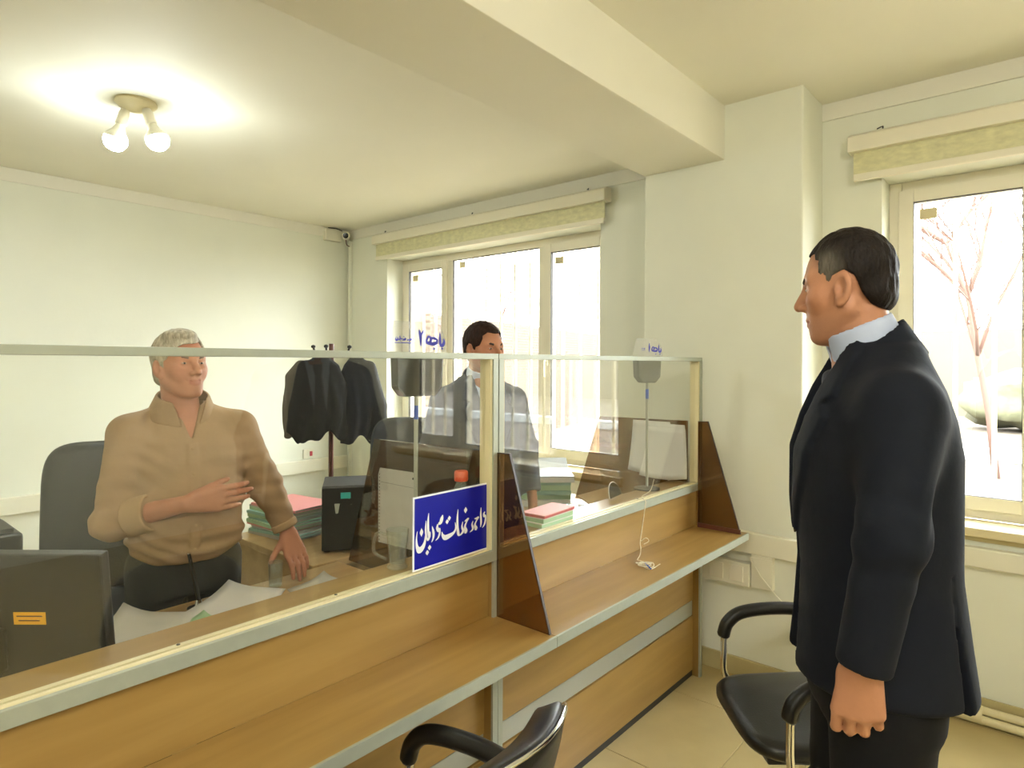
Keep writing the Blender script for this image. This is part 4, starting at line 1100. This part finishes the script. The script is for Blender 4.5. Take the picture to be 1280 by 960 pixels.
def hc2(q): return np.tile(np.array(S(44, 28, 22)), (len(q), 1))
o2, P2, toh2, H2 = person((2.085, 1.99, 0), math.radians(-115), 'dark-haired man in a slate grey suit standing behind the second counter window', J2, S(180, 124, 94), dict(nose=.020, stubble=.8), hd2, hair2, hc2)
suit(o2, P2, J2, k2, None, (M['suit2'], M['trouser1'], M['shirt']), 0)

# ------------------------------------------------------------------ furniture behind the counter
def desk(name, boxes, legs, label):
    xs = [b[0] for b in boxes] + [b[1] for b in boxes]; ys = [b[2] for b in boxes] + [b[3] for b in boxes]
    t = thing(name, ((min(xs) + max(xs)) / 2, (min(ys) + max(ys)) / 2, 0), label, 'desk')
    m = MB()
    for x0, x1, y0, y1 in boxes: MB().box(x0, x1, y0, y1, .722, .75).build('desk_top', M['woodlt'], t, bevel=.004)
    for x0, x1, y0, y1 in legs: MB().box(x0, x1, y0, y1, 0, .722).build('side_panel', M['woodlt'], t, bevel=.002)
    return t
desk('office_desk', [(-.02, 1.46, 1.50, 2.165)], [(-.02, .005, 1.52, 2.1), (1.435, 1.46, 1.52, 2.1)], 'light beech desk behind the counter in front of the clerk in tan')
desk('side_desk', [(1.36, 1.82, 2.185, 2.86)], [(1.38, 1.40, 2.2, 2.84), (1.78, 1.80, 2.2, 2.84)], 'light beech side desk carrying the file stack and black computer case')
desk('narrow_desk', [(1.50, 2.90, 1.50, 1.80)], [(1.50, 1.525, 1.52, 1.78), (2.875, 2.90, 1.52, 1.78)], 'narrow beech desk in front of the clerk in the slate suit')
desk('window_table', [(2.55, 3.15, 2.0, 2.62)], [(2.57, 2.59, 2.02, 2.6), (3.11, 3.13, 2.02, 2.6)], 'small beech table under the window carrying green files')

# monitor seen from behind
mt_ = thing('computer_monitor', (.30, 1.72, .75), 'black computer monitor seen from behind with a yellow sticker', 'monitor', rz=YAW - PI / 2 + .0)
Xm = Matrix.Translation((.335, 1.80, .75)) @ Matrix.Rotation(YAW - PI / 2, 4, 'Z')   # local x along the picture, -y towards the camera
mt_.location = (.335, 1.80, .75); mt_.rotation_euler = (0, 0, YAW - PI / 2)
def mm(rx=0, z=0):
    m = MB(); m.X = Xm @ Matrix.Translation((0, 0, z)) @ Matrix.Rotation(rx, 4, 'X'); return m
rx_ = .10
sh_m = mm(rx_, .08).prism([(-.275, 0), (.255, 0), (.250, .292), (-.27, .292)], 'Y', -.022, .012).build('shell', M['black'], mt_, bevel=.006)
mm(rx_, .08).box(-.26, .24, .0125, .0145, .015, .28).build('screen', M['blackgl'], mt_)
mm(rx_, .08).box(.055, .125, -.0235, -.0223, .135, .163).build('sticker', M['yellow'], mt_)
for j, (a, b) in enumerate(((.062, .118), (.066, .112))): mm(rx_, .08).box(a, b, -.0242, -.0236, .153 - j * .010, .1555 - j * .010).build('sticker_print', M['rackred'], mt_)
mm(rx_, .08).box(-.06, .04, -.05, -.022, .03, .13).build('mount_block', M['black'], mt_, bevel=.01)
mm().box(-.03, .02, -.05, -.02, .0, .14).build('stand_neck', M['black'], mt_, bevel=.005)
mm().box(-.11, .10, -.10, .08, .0, .014).build('stand_base', M['black'], mt_, bevel=.006)

# loose papers
def sheet(x, y, z, w, h, rz, mt='paper', curl=0.0, tilt=0.0, seed=0, label=None, group=None):
    n = 8; m = MB(); m.X = Matrix.Translation((x, y, z)) @ Matrix.Rotation(rz, 4, 'Z') @ Matrix.Rotation(tilt, 4, 'X'); r = random.Random(seed)
    vs = []; fs = []
    for k, dz in ((0, .0), (1, .0012)):
        for j in range(n + 1):
            for i in range(n + 1):
                u, v = i / n - .5, j / n - .5
                vs.append((u * w, v * h, dz + curl * (max(0, u) ** 2 * 2 + max(0, v) ** 2 * 1.5) + .0))
    N1 = (n + 1) ** 2
    for j in range(n):
        for i in range(n):
            a = j * (n + 1) + i; fs.append((a, a + n + 1, a + n + 2, a + 1)); fs.append((N1 + a, N1 + a + 1, N1 + a + n + 2, N1 + a + n + 1))
    B = [i for i in range(n + 1)] + [(j + 1) * (n + 1) - 1 for j in range(1, n + 1)] + [n * (n + 1) + i for i in range(n - 1, -1, -1)] + [j * (n + 1) for j in range(n - 1, 0, -1)]
    for i in range(len(B)): a, b = B[i], B[(i + 1) % len(B)]; fs.append((a, b, N1 + b, N1 + a))
    m._add(vs, fs); o = m.build('paper_sheet', M[mt], smooth='all')
    return tag(o, label, 'paper', group)
sheet(.94, 1.98, .7515, .30, .21, .55, curl=.05, seed=1, label='white paper with a curled corner on the desk under the clerk in tan')
sheet(1.225, 1.94, .7515, .16, .12, .15, 'paper2', curl=.04, seed=2, label='grey-white sheet lying beside the leaning hand')
sheet(.64, 1.93, .7515, .30, .21, .75, curl=.08, seed=3, label='curled white paper beside the computer monitor')
sheet(.80, 1.92, .753, .14, .10, .2, 'green', curl=.03, seed=4, label='pale green slip under the curled white paper')
# a fold-line form taped on the divider
pg = thing('taped_form', (1.47, 1.82, .87), 'white perforated form taped on the brown divider behind the glass', 'paper')
xg = XM - .0095
m = MB(); m.prism([(1.722, .875), (1.930, .868), (1.932, 1.12), (1.922, 1.146), (1.735, 1.15), (1.720, 1.135)], 'X', xg, xg + .0012); m.build('form_sheet', M['paper2'], pg)
m = MB()
for k in range(21): m.box(xg - .0006, xg - .0001, 1.9225, 1.9265, .875 + k * .0122, .881 + k * .0122)
hs_ = m.build('perforations', M['gasket'], pg); hs_['kind'] = 'stuff'
MB().box(xg - .0007, xg - .0001, 1.73, 1.915, 1.094, 1.0955).build('fold_line', M['grey'], pg)
MB().at((xg - .002, 1.731, 1.128), ry=PI / 2).lathe([(.004, -.001), (.004, .002)], 8).build('pin', M['dkgrey'], pg)

# papers hung on the far divider
xf = X1c - .05 - .0055
ph = thing('hung_papers', (xf, 1.52, .96), 'large white sheets hung on the brown divider near the pillar', 'paper')
def hung(y0, y1, z0, z1, off, curl, name):
    n = 10; vs = []; fs = []
    for s in (0, 1):
        for j in range(n + 1):
            for i in range(n + 1):
                u, v = i / n, j / n
                x = xf - off - s * .0015 - curl * (1 - v) ** 2 * (.3 + u)
                zz = z0 + (z1 - z0) * v + (.05 * (u - .5) ** 2 * (1 - v))
                vs.append((x, y0 + (y1 - y0) * u - .03 * (1 - v) * (.5 - u), zz))
    N1 = (n + 1) ** 2
    for j in range(n):
        for i in range(n):
            a = j * (n + 1) + i; fs.append((a, a + 1, a + n + 2, a + n + 1)); fs.append((N1 + a, N1 + a + n + 1, N1 + a + n + 2, N1 + a + 1))
    B = [i for i in range(n + 1)] + [(j + 1) * (n + 1) - 1 for j in range(1, n + 1)] + [n * (n + 1) + i for i in range(n - 1, -1, -1)] + [j * (n + 1) for j in range(n - 1, 0, -1)]
    for i in range(len(B)): a, b = B[i], B[(i + 1) % len(B)]; fs.append((a, b, N1 + b, N1 + a))
    m = MB(); m._add(vs, fs); return m.build(name, M['paper'], ph, smooth='all')
hung(1.48, 1.69, .975, 1.245, .001, .02, 'sheet'); hung(1.395, 1.60, .962, 1.215, .006, .05, 'sheet'); hung(1.40, 1.56, .99, 1.235, .003, .03, 'sheet')

# stacks of folders: every folder a thing
def folders(x, y, z, rz, spec, group, lab):
    r = random.Random(int(x * 100)); out = []
    for i, (mt, th, w, h) in enumerate(spec):
        a = rz + r.uniform(-.10, .10); dx, dy = r.uniform(-.015, .015), r.uniform(-.015, .015)
        t = thing('file_folder', (x + dx, y + dy, z), lab(i, mt, len(spec)), 'folder', group, rz=a)
        def mk():
            m = MB(); m.X = Matrix.Translation((x + dx, y + dy, z)) @ Matrix.Rotation(a, 4, 'Z'); return m
        mk().box(-w / 2, w / 2, -h / 2, h / 2, 0, .0016).box(-w / 2, w / 2, -h / 2, h / 2, th - .0016, th - .0002).box(-w / 2, -w / 2 + .002, -h / 2, h / 2, 0, th - .0002).build('cover', M[mt], t)
        if th > .005: mk().box(-w / 2 + .004, w / 2 - .004, -h / 2 + .004, h / 2 - .004, .0018, th - .0018).build('pages', M['paper2'], t)
        z += th; out.append(t)
    return z
CN = dict(pink='pink', green='pale green', mint='mint', paper2='grey-white', red='red', paper='white')
spec = [('paper2', .016, .22, .30), ('mint', .012, .23, .31), ('paper', .014, .22, .30), ('pink', .010, .22, .30), ('green', .016, .23, .31), ('mint', .010, .22, .30), ('green', .018, .22, .30), ('mint', .012, .23, .30), ('green', .014, .22, .31), ('paper2', .008, .22, .30), ('pink', .012, .23, .31)]
OR = ['lowest', 'second', 'third', 'fourth', 'fifth', 'sixth', 'seventh', 'eighth', 'ninth', 'tenth', 'topmost', 'twelfth']
zt = folders(1.555, 2.69, .75, .12, spec, 'folders stacked on the side desk', lambda i, m, n: '%s folder, %s in the stack beside the black computer case' % (CN[m], 'topmost' if i == n - 1 else OR[i] + (' from the bottom' if i else '')))
spec2 = [('paper', .035, .24, .33), ('green', .03, .24, .33), ('mint', .022, .25, .33), ('green', .03, .24, .33), ('mint', .02, .25, .33)]
zt2 = folders(2.84, 2.24, .75, .75, spec2, 'folders stacked under the window', lambda i, m, n: '%s folder, %s in the stack on the table under the window' % (CN[m], 'topmost' if i == n - 1 else OR[i] + (' from the bottom' if i else '')))
zc = .9505
spec3 = [('green', .017, .19, .13), ('green', .018, .19, .13), ('red', .012, .20, .135)]
# small booklets lying on the ledge
for i, (mt, th, w_, h_) in enumerate(spec3):
    t = thing('receipt_book', (1.87 + .004 * i, 1.435, zc), '%s receipt book, %s in the pile on the counter ledge' % (CN[mt], ['lowest', 'middle one', 'topmost'][i]), 'book', 'receipt books on the ledge', rz=.03 * i)
    def mk():
        m = MB(); m.X = Matrix.Translation((1.87 + .004 * i, 1.435, zc)) @ Matrix.Rotation(.03 * i, 4, 'Z'); return m
    mk().box(-w_ / 2, w_ / 2, -h_ / 2 * .7, h_ / 2 * .8, .0, th - .003).build('pages', M['green' if mt != 'red' else 'red'], t, bevel=.0008)
    mk().box(-w_ / 2 - .002, w_ / 2 + .002, -h_ / 2 * .72, h_ / 2 * .82, th - .003, th).build('cover', M['pink' if mt == 'red' else 'paper'], t)
    zc += th
# grey book and open file on top of the window stack
t = thing('open_file', (2.88, 2.20, zt2), 'open white file lying on top of the green folders under the window', 'file', rz=.75)
m = MB(); m.X = Matrix.Translation((2.88, 2.20, zt2)) @ Matrix.Rotation(.75, 4, 'Z'); m.box(-.16, .12, -.12, .14, .0, .03).build('pages', M['paper'], t, bevel=.002)
m = MB(); m.X = Matrix.Translation((2.88, 2.20, zt2 + .03)) @ Matrix.Rotation(.75, 4, 'Z'); m.prism([(-.16, 0), (.12, 0), (.22, .045), (.225, .05), (.118, .006), (-.16, .004)], 'Y', -.12, .14).build('cover', M['grey'], t)
# plastic sleeves on the narrow desk
sl = thing('plastic_sleeve', (2.30, 1.64, .75), 'clear plastic sleeve with papers in front of the clerk in the slate suit', 'sleeve', rz=.3)
Xs = Matrix.Translation((2.30, 1.62, .75)) @ Matrix.Rotation(.2, 4, 'Z'); sl.location = (2.30, 1.62, .75); sl.rotation_euler = (0, 0, .2)
m = MB(); m.X = Xs; m.box(-.20, .18, -.085, .12, .0, .115).build('paper_block', M['paper'], sl, bevel=.003)
m = MB(); m.X = Xs; m.prism([(-.23, .116), (.20, .116), (.19, .125), (0, .15), (-.18, .135)], 'Y', -.09, .125).build('sleeve', M['acrylic'], sl)
# brown open box file behind
bf = thing('cardboard_file', (2.66, 1.64, .75), 'thick brown cardboard file lying open near the hung papers', 'file', rz=.1)
m = MB(); m.box(2.52, 2.80, 1.56, 1.72, .752, .85).build('pages', M['paper2'], bf, bevel=.003)
m = MB(); m.prism([(1.55, .852), (1.66, .862), (1.75, .90), (1.75, .906), (1.66, .868), (1.55, .858)], 'X', 2.51, 2.81).build('flap', M['woodlt'], bf)
# glossy disc leaning behind the ledge
dc = thing('glossy_disc', (2.40, 1.475, .95), 'glossy dark disc with pale rim standing on the ledge', 'disc', rz=0)
m = MB(); m.X = Matrix.Translation((2.40, 1.47, .957)) @ Matrix.Rotation(.15, 4, 'Z') @ Matrix.Rotation(1.25, 4, 'X'); m.prism([(.062 * math.cos(a * PI / 20), .062 * math.sin(a * PI / 20)) for a in range(21)], 'Z', -.002, .002).build('disc', M['blackgl'], dc)
m = MB(); m.X = Matrix.Translation((2.40, 1.47, .957)) @ Matrix.Rotation(.15, 4, 'Z') @ Matrix.Rotation(1.25, 4, 'X'); m.tube([(.063 * math.cos(a * PI / 20), .063 * math.sin(a * PI / 20), 0) for a in range(21)], .0018, 6).build('rim', M['paper'], dc, smooth=True)

# computer case on the side desk
pc = thing('computer_case', (1.60, 2.31, .75), 'black computer case with a teal sticker on the side desk', 'computer case', rz=-.9)
Xp = Matrix.Translation((1.60, 2.31, .75)) @ Matrix.Rotation(-.62, 4, 'Z'); pc.rotation_euler = (0, 0, -.62)
def mp_():
    m = MB(); m.X = Xp; return m
mp_().box(-.10, .10, -.08, .16, .008, .275).build('body', M['dkgrey'], pc, bevel=.005)
mp_().box(-.10, .10, -.092, -.08, .012, .272).build('front_panel', M['black'], pc, bevel=.004)
mp_().box(-.025, .015, -.0935, -.092, .225, .25).build('teal_sticker', M['teal'], pc)
mp_().prism([(-.05, .205), (-.028, .205), (-.035, .165), (-.045, .165)], 'Y', -.0935, -.092).build('silver_badge', M['strip'], pc)
for sx in (-1, 1):
    for yy in (-.05, .13): mp_().box(sx * .08 - .012, sx * .08 + .012, yy - .012, yy + .012, 0, .008).build('foot', M['black'], pc)
# clear bottle with orange cap
bt = thing('plastic_bottle', (1.428, 1.445, .95), 'clear plastic bottle with an orange cap behind the blue sign', 'bottle')
MB().at((1.428, 1.445, .9505)).lathe([(.026, 0), (.030, .01), (.030, .08), (.028, .09), (.030, .10), (.030, .15), (.026, .18), (.016, .205), (.014, .215)], 24).build('bottle_body', clear_mat('bottle_plastic', (.86, .92, .88), 1.4, haze=S(200, 210, 190), hazef=.22), bt, smooth=True)
MB().at((1.428, 1.445, 1.163)).lathe([(.021, 0), (.022, .004), (.022, .028), (.019, .032)], 24).build('cap', M['orange'], bt, smooth=True)
# glass mug
gm = thing('glass_mug', (1.185, 1.435, .95), 'clear glass mug standing on the ledge beside the blue sign', 'mug')
gl = clear_mat('mug_glass', (.93, .95, .93), 1.55, haze=S(220, 220, 205), hazef=.10)
MB().at((1.168, 1.44, .9505)).lathe([(.028, 0), (.030, .004), (.024, .012), (.026, .05), (.033, .11), (.0315, .11), (.024, .05), (.021, .016), (.002, .014)], 28).build('cup', gl, gm, smooth=True)
dr = Vector((-.75, .66, 0))
MB().tube(bez([Vector((1.168, 1.44, 1.045)) + dr * .031, Vector((1.168, 1.44, 1.05)) + dr * .058, Vector((1.168, 1.44, 1.0)) + dr * .066, Vector((1.168, 1.44, .975)) + dr * .03]), .0045, 8).build('handle', gl, gm, smooth='all')
# pen standing in a desk holder, small tumbler
ps = thing('desk_pen', (.86, 2.02, .75), 'black pen standing in a silver desk holder before the clerk in tan', 'pen')
MB().at((.885, 2.08, .7502)).lathe([(.035, 0), (.035, .006), (.012, .014), (.008, .03)], 20).build('holder', M['chrome'], ps, smooth=True)
MB().tube([(.885, 2.08, .775), (.865, 2.07, .86), (.845, 2.06, .94)], [.006, .0075, .005], 10).build('pen', M['blackgl'], ps, smooth=True)
MB().tube([(.845, 2.06, .94), (.8443, 2.0596, .943)], .0055, 10).build('cap_ring', M['chrome'], ps, smooth=True)
tb = thing('glass_tumbler', (1.17, 2.06, .75), 'small clear tumbler beside the hand leaning on the desk', 'tumbler')
MB().at((1.152, 2.09, .7502)).lathe([(.022, 0), (.026, .085), (.0245, .085), (.0205, .006), (.002, .005)], 24).build('cup', gl, tb, smooth=True)
# black printer at the edge of the frame
cb = thing('low_cabinet', (.52, 3.7, 0), 'low beech cabinet with a black printer on it', 'cabinet')
MB().box(.28, .74, 3.50, 3.94, .0, .50).build('body', M['woodlt'], cb, bevel=.003)
for a_ in (.285, .512): MB().box(a_, a_ + .223, 3.482, 3.50, .03, .485).build('door', M['woodlt'], cb, bevel=.002)
pr = thing('desk_printer', (.52, 3.7, .5), 'black printer on the low cabinet beside the leather office chair', 'printer')
MB().box(.31, .73, 3.52, 3.92, .50, .77).build('body', M['black'], pr, bevel=.02, seg=3); MB().box(.34, .70, 3.55, 3.89, .77, .79).build('lid', M['dkgrey'], pr, bevel=.004)

# the string with a pen tied on, hanging down to the visitors' shelf
st = thing('string', (2.30, 1.30, ZS), 'white string hanging from the glass frame onto the visitors shelf', 'string')
MB().tube(bez([(2.67, 1.43, 1.0), (2.60, 1.41, .962), (2.46, 1.375, .961), (2.424, CY0 + .005, .9555), (2.416, CY0 - .0035, .945), (2.38, CY0 - .010, .86), (2.345, 1.318, .80), (2.335, 1.31, .775), (2.31, 1.30, .755), (2.27, 1.29, .7475)]), .0018, 6).build('strand', M['string'], st, smooth='all')
rr = random.Random(4); pts = [(2.27, 1.29, .7475)]
for k in range(14): pts.append((2.235 + .055 * math.cos(k * 1.9) * rr.uniform(.4, 1), 1.255 + .04 * math.sin(k * 1.9) * rr.uniform(.4, 1) - .004 * k, ZS + .0025 + .0035 * (k % 3)))
MB().tube(bez(pts, 6), .0018, 6).build('tangle', M['string'], st, smooth='all')
MB().tube(bez([(2.345, 1.318, .80), (2.36, 1.30, .815), (2.375, 1.295, .80), (2.35, 1.305, .79)], 6), .0016, 6).build('knot_loop', M['string'], st, smooth='all')
MB().tube([(2.24, 1.235, ZS + .0045), (2.20, 1.19, ZS + .0045)], [.004, .0025], 8).build('pen_stub', M['bluetape'], st, smooth=True)

# ------------------------------------------------------------------ chairs
def rpad(mb_, w, d, t, n=12, ex=4.5, dome=.0, taper=0.0):
    """rounded cushion: width w (y), depth d (x), thickness t"""
    vs = []; fs = []
    rings = [(0.0, .86), (.12, .96), (.35, 1.0), (.65, 1.0), (.88, .96), (1.0, .86)]; m = n * 4
    for f, s in rings:
        for k in range(m):
            a = 2 * PI * k / m; c, q = math.cos(a), math.sin(a)
            x = abs(c) ** (2 / ex) * (1 if c >= 0 else -1); y = abs(q) ** (2 / ex) * (1 if q >= 0 else -1)
            vs.append((x * d / 2 * s, y * w / 2 * s * (1 - taper * x * .5), t * f))
    R = len(rings)
    for i in range(R - 1):
        for k in range(m): fs.append((i * m + k, i * m + (k + 1) % m, (i + 1) * m + (k + 1) % m, (i + 1) * m + k))
    n0 = len(vs)
    for (z, ri, flip) in ((0, 0, True), (t + dome, R - 1, False)):
        mid = len(vs)
        for k in range(m):
            p = vs[ri * m + k]; vs.append((p[0] * .55, p[1] * .55, z * .5 + p[2] * .5 + (dome * .4 if not flip else 0)))
        for k in range(m):
            q = (ri * m + k, ri * m + (k + 1) % m, mid + (k + 1) % m, mid + k); fs.append(q)
        cidx = len(vs); vs.append((0, 0, z))
        for k in range(m): fs.append((mid + k, mid + (k + 1) % m, cidx))
    return mb_._add(vs, fs)
def visitor_chair(x, y, heading, label):
    t = thing('visitor_chair', (x, y, 0), label, 'chair', 'black visitor chairs at the counter', rz=heading)
    X = Matrix.Translation((x, y, 0)) @ Matrix.Rotation(heading, 4, 'Z')
    def mk(T=None):
        m = MB(); m.X = X @ T if T is not None else X; return m
    rpad(mk(Matrix.Translation((.01, 0, .42))), .47, .46, .055, dome=.012, taper=.16).build('seat', M['leather'], t, smooth='all')
    mk().box(-.17, .19, -.18, .18, .402, .421).build('seat_pan', M['black'], t, bevel=.006)
    # curved backrest
    n, mrow = 20, 14; vs = []; fs = []
    for s in (0, 1):
        for j in range(mrow + 1):
            for i in range(n + 1):
                u = i / n * 2 - 1; v = j / mrow
                wv = .215 * (1 - .30 * max(0, v - .55) ** 2 * 4 - .10 * (1 - v) ** 2)
                th = ((.055 if s == 0 else .012) * (1 - abs(u) ** 6) ** .5 * (1 - (2 * v - 1) ** 8) ** .5 + .004) * (1 if s == 0 else -1)
                yy = u * wv; xx = -.235 - .10 * v - .02 * v * v + .055 * u * u + th; zz = .50 + .43 * v - .05 * u ** 4 * max(0, v - .4)
                vs.append((xx, yy, zz))
    N1 = (n + 1) * (mrow + 1)
    for j in range(mrow):
        for i in range(n):
            a = j * (n + 1) + i; fs.append((a, a + 1, a + n + 2, a + n + 1)); fs.append((N1 + a, N1 + a + n + 1, N1 + a + n + 2, N1 + a + 1))
    B = [i for i in range(n + 1)] + [(j + 1) * (n + 1) - 1 for j in range(1, mrow + 1)] + [mrow * (n + 1) + i for i in range(n - 1, -1, -1)] + [j * (n + 1) for j in range(mrow - 1, 0, -1)]
    for i in range(len(B)): a, b = B[i], B[(i + 1) % len(B)]; fs.append((a, b, N1 + b, N1 + a))
    bk = mk()._add(vs, fs).build('backrest', M['leather'], t, smooth='all')
    edge = [((np.array(vs[b]) + np.array(vs[N1 + b])) / 2) for b in B]
    mk().tube([tuple(e + np.array((-.012, 0, 0))) for e in edge], .004, 8, closed=True).build('piping', M['chrome'], bk, smooth='all')
    mk().box(-.27, -.245, -.03, .03, .37, .52).build('back_bracket', M['black'], t, bevel=.006)
    for s in (-1, 1):
        y = .265 * s
        loop = bez([(-.255, .20 * s, .60), (-.20, y * .96, .655), (-.06, y, .668), (.09, y, .655), (.155, y, .61), (.165, y, .52), (.16, y, .44), (.12, y * .9, .408), (.02, y * .6, .402)], 7)
        mk().tube(loop, .0115, 10).build('arm_tube', M['chrome'], t, smooth='all')
        pad = bez([(-.21, y * .955, .657), (-.06, y, .676), (.09, y, .665), (.150, y, .628), (.170, y, .575)], 7)
        mk().tube(pad, [.018] + [.022] * (len(pad) - 2) + [.017], 12).build('arm_pad', M['leather'], t, smooth='all')
    mk().at((0, 0, 0)); m = mk(Matrix.Translation((0, 0, .10))); m.lathe([(.028, 0), (.028, .16), (.018, .17), (.018, .305)], 18).build('gas_lift', M['chrome'], t, smooth=True)
    for k in range(5):
        a = 2 * PI * k / 5 + .3; c, s_ = math.cos(a), math.sin(a)
        lg = mk().tube([(.02 * c, .02 * s_, .125), (.15 * c, .15 * s_, .105), (.27 * c, .27 * s_, .075)], [.026, .02, .014], 10).build('base_leg', M['chrome'], t, smooth='all')
        cs = MB(); cs.X = X @ Matrix.Translation((.27 * c, .27 * s_, .029)) @ Matrix.Rotation(a + .5, 4, 'Z') @ Matrix.Rotation(PI / 2, 4, 'X')
        cs.lathe([(.020, -.022), (.028, -.018), (.028, .018), (.020, .022)], 16).build('caster', M['black'], lg, smooth=True)
    return t
visitor_chair(2.10, .60, math.radians(131), 'black leather visitor chair with chrome arms behind the suited man')
visitor_chair(.765, .99, math.radians(98), 'black leather visitor chair pushed under the shelf below the blue sign')

def office_chair(x, y, heading, top, mt, label, w=.50):
    t = thing('office_chair', (x, y, 0), label, 'chair', rz=heading)
    X = Matrix.Translation((x, y, 0)) @ Matrix.Rotation(heading, 4, 'Z')
    def mk(T=None):
        m = MB(); m.X = X @ T if T is not None else X; return m
    rpad(mk(Matrix.Translation((.02, 0, .42))), w, .50, .09, dome=.015).build('seat', M[mt], t, smooth='all')
    hb = top - .50
    T = Matrix.Translation((-.26, 0, .50 + hb / 2)) @ Matrix.Rotation(-PI / 2 - .10, 4, 'Y') 
    rpad(mk(T @ Matrix.Translation((0, 0, -.05))), w * .98, hb, .10, ex=5, dome=.01).build('backrest', M[mt], t, smooth='all')
    for s in (-1, 1):
        y_ = s * (w / 2 + .03)
        mk().tube(bez([(-.22, y_ * .9, .62), (-.1, y_, .67), (.12, y_, .67), (.19, y_, .62), (.15, y_ * .95, .50), (.05, y_ * .7, .44)], 6), .017, 10).build('armrest', M['black'], t, smooth='all')
    m = mk(Matrix.Translation((0, 0, .10))); m.lathe([(.03, 0), (.03, .17), (.02, .18), (.02, .33)], 16).build('gas_lift', M['black'], t, smooth=True)
    for k in range(5):
        a = 2 * PI * k / 5; c, s_ = math.cos(a), math.sin(a)
        lg = mk().tube([(.02 * c, .02 * s_, .125), (.15 * c, .15 * s_, .105), (.29 * c, .29 * s_, .075)], [.028, .022, .016], 8).build('base_leg', M['black'], t, smooth='all')
        cs = MB(); cs.X = X @ Matrix.Translation((.29 * c, .29 * s_, .029)) @ Matrix.Rotation(a, 4, 'Z') @ Matrix.Rotation(PI / 2, 4, 'X')
        cs.lathe([(.020, -.022), (.028, -.018), (.028, .018), (.020, .022)], 14).build('caster', M['black'], lg, smooth=True)
    return t
office_chair(.93, 3.10, math.radians(-112), 1.17, 'leather2', 'high-backed dark leather office chair behind the clerk in tan', w=.56)
office_chair(2.25, 2.66, math.radians(-128), 1.22, 'navyleather', 'dark navy office chair behind the clerk in the slate suit', w=.46)

# ------------------------------------------------------------------ coat stand with coats
cs_ = (2.40, 3.65)
ck = thing('coat_stand', (cs_[0], cs_[1], 0), 'slim dark coat stand in the office corner', 'coat stand')
MB().tube([(cs_[0], cs_[1], .02), (cs_[0], cs_[1], 1.66)], .016, 12).build('pole', M['rackred'], ck, smooth=True)
MB().at((cs_[0], cs_[1], 0)).lathe([(.18, 0), (.18, .012), (.03, .03), (.018, .06)], 28).build('base', M['rackred'], ck, smooth=True)
for k, a in enumerate((2.44, 2.44 + 1.4, 2.44 - 1.5, -.70)):
    c, s = math.cos(a), math.sin(a)
    hk = MB().tube(bez([(cs_[0], cs_[1], 1.58), (cs_[0] + .05 * c, cs_[1] + .05 * s, 1.575), (cs_[0] + .10 * c, cs_[1] + .10 * s, 1.60), (cs_[0] + .115 * c, cs_[1] + .115 * s, 1.632)], 6), .007, 8).build('hook', M['black'], ck, smooth='all')
    MB().at((cs_[0] + .116 * c, cs_[1] + .116 * s, 1.628)).lathe([(.004, 0), (.014, .006), (.014, .018), (.004, .024)], 12).build('hook_knob', M['black'], hk, smooth=True)
def coat(cx, cy, ang, keys, sleeves, mt, label, lining=None, st=.010):
    P = Matrix.Translation((cx, cy, 0)) @ Matrix.Rotation(ang, 4, 'Z')
    zb = keys[0][0]
    def f(p):
        d = loft(p, keys, 2.0, .012)
        th = np.arctan2(p[:, 1], p[:, 0])
        d = d + .008 * np.sin(th * 7 + 2 * np.sin(p[:, 2] * 9)) * np.clip((1.50 - p[:, 2]) / .3, 0, 1)
        for a, b, c, ra, rb in sleeves:
            e = smin(rc(p, a, b, ra, (ra + rb) / 2), rc(p, b, c, (ra + rb) / 2, rb), .02); d = smin(d, e, .02)
        # ragged hem
        return smax(d, zb + .03 * np.sin(p[:, 1] * 22 + 1) + .02 * np.sin(p[:, 1] * 51) + .02 - p[:, 2], .01)
    o = garment('hanging_coat', f, (-.16, .16), (-.42, .42), (zb - .12, keys[-1][0] + .04), P, mt, None, st=st)
    tag(o, label, 'coat', 'coats on the coat stand'); return o
va = math.atan2(-cs_[1], -cs_[0])    # facing the visitors
k1 = [(1.03, 0, 0, .075, .15), (1.2, 0, 0, .075, .16), (1.40, 0, 0, .065, .15), (1.52, 0, 0, .05, .11), (1.58, 0, 0, .03, .04)]
c1 = coat(cs_[0] - .095, cs_[1] - .07, va, [(z, a, b - .02, c, d) for z, a, b, c, d in k1], [((0, -.12, 1.50), (-.0, -.17, 1.25), (0, -.20, 1.00), .05, .045)], M['coatblack'], 'black coat hanging at the front of the coat stand')
k3 = [(.99, 0, 0, .06, .10), (1.2, 0, 0, .065, .12), (1.42, 0, 0, .06, .12), (1.52, 0, 0, .045, .08), (1.58, 0, 0, .03, .035)]
rt_ = Vector((math.sin(YAW), -math.cos(YAW), 0))
p_ = Vector((cs_[0], cs_[1], 0)) + rt_ * .165
coat(p_.x, p_.y, va, k3, [((0, .08, 1.50), (0, .15, 1.25), (0, .17, 1.01), .05, .045)], M['coatnavy'], 'dark navy coat hanging on the window side of the coat stand')
p_ = Vector((cs_[0], cs_[1], 0)) - rt_ * .235 + Vector((.03, .05, 0))
coat(p_.x, p_.y, va, [(1.02, 0, 0, .045, .075), (1.25, 0, 0, .05, .08), (1.45, 0, 0, .045, .07), (1.55, 0, .04, .03, .03)], [], M['coatgrey'], 'grey-brown coat hanging on the wall side of the coat stand')
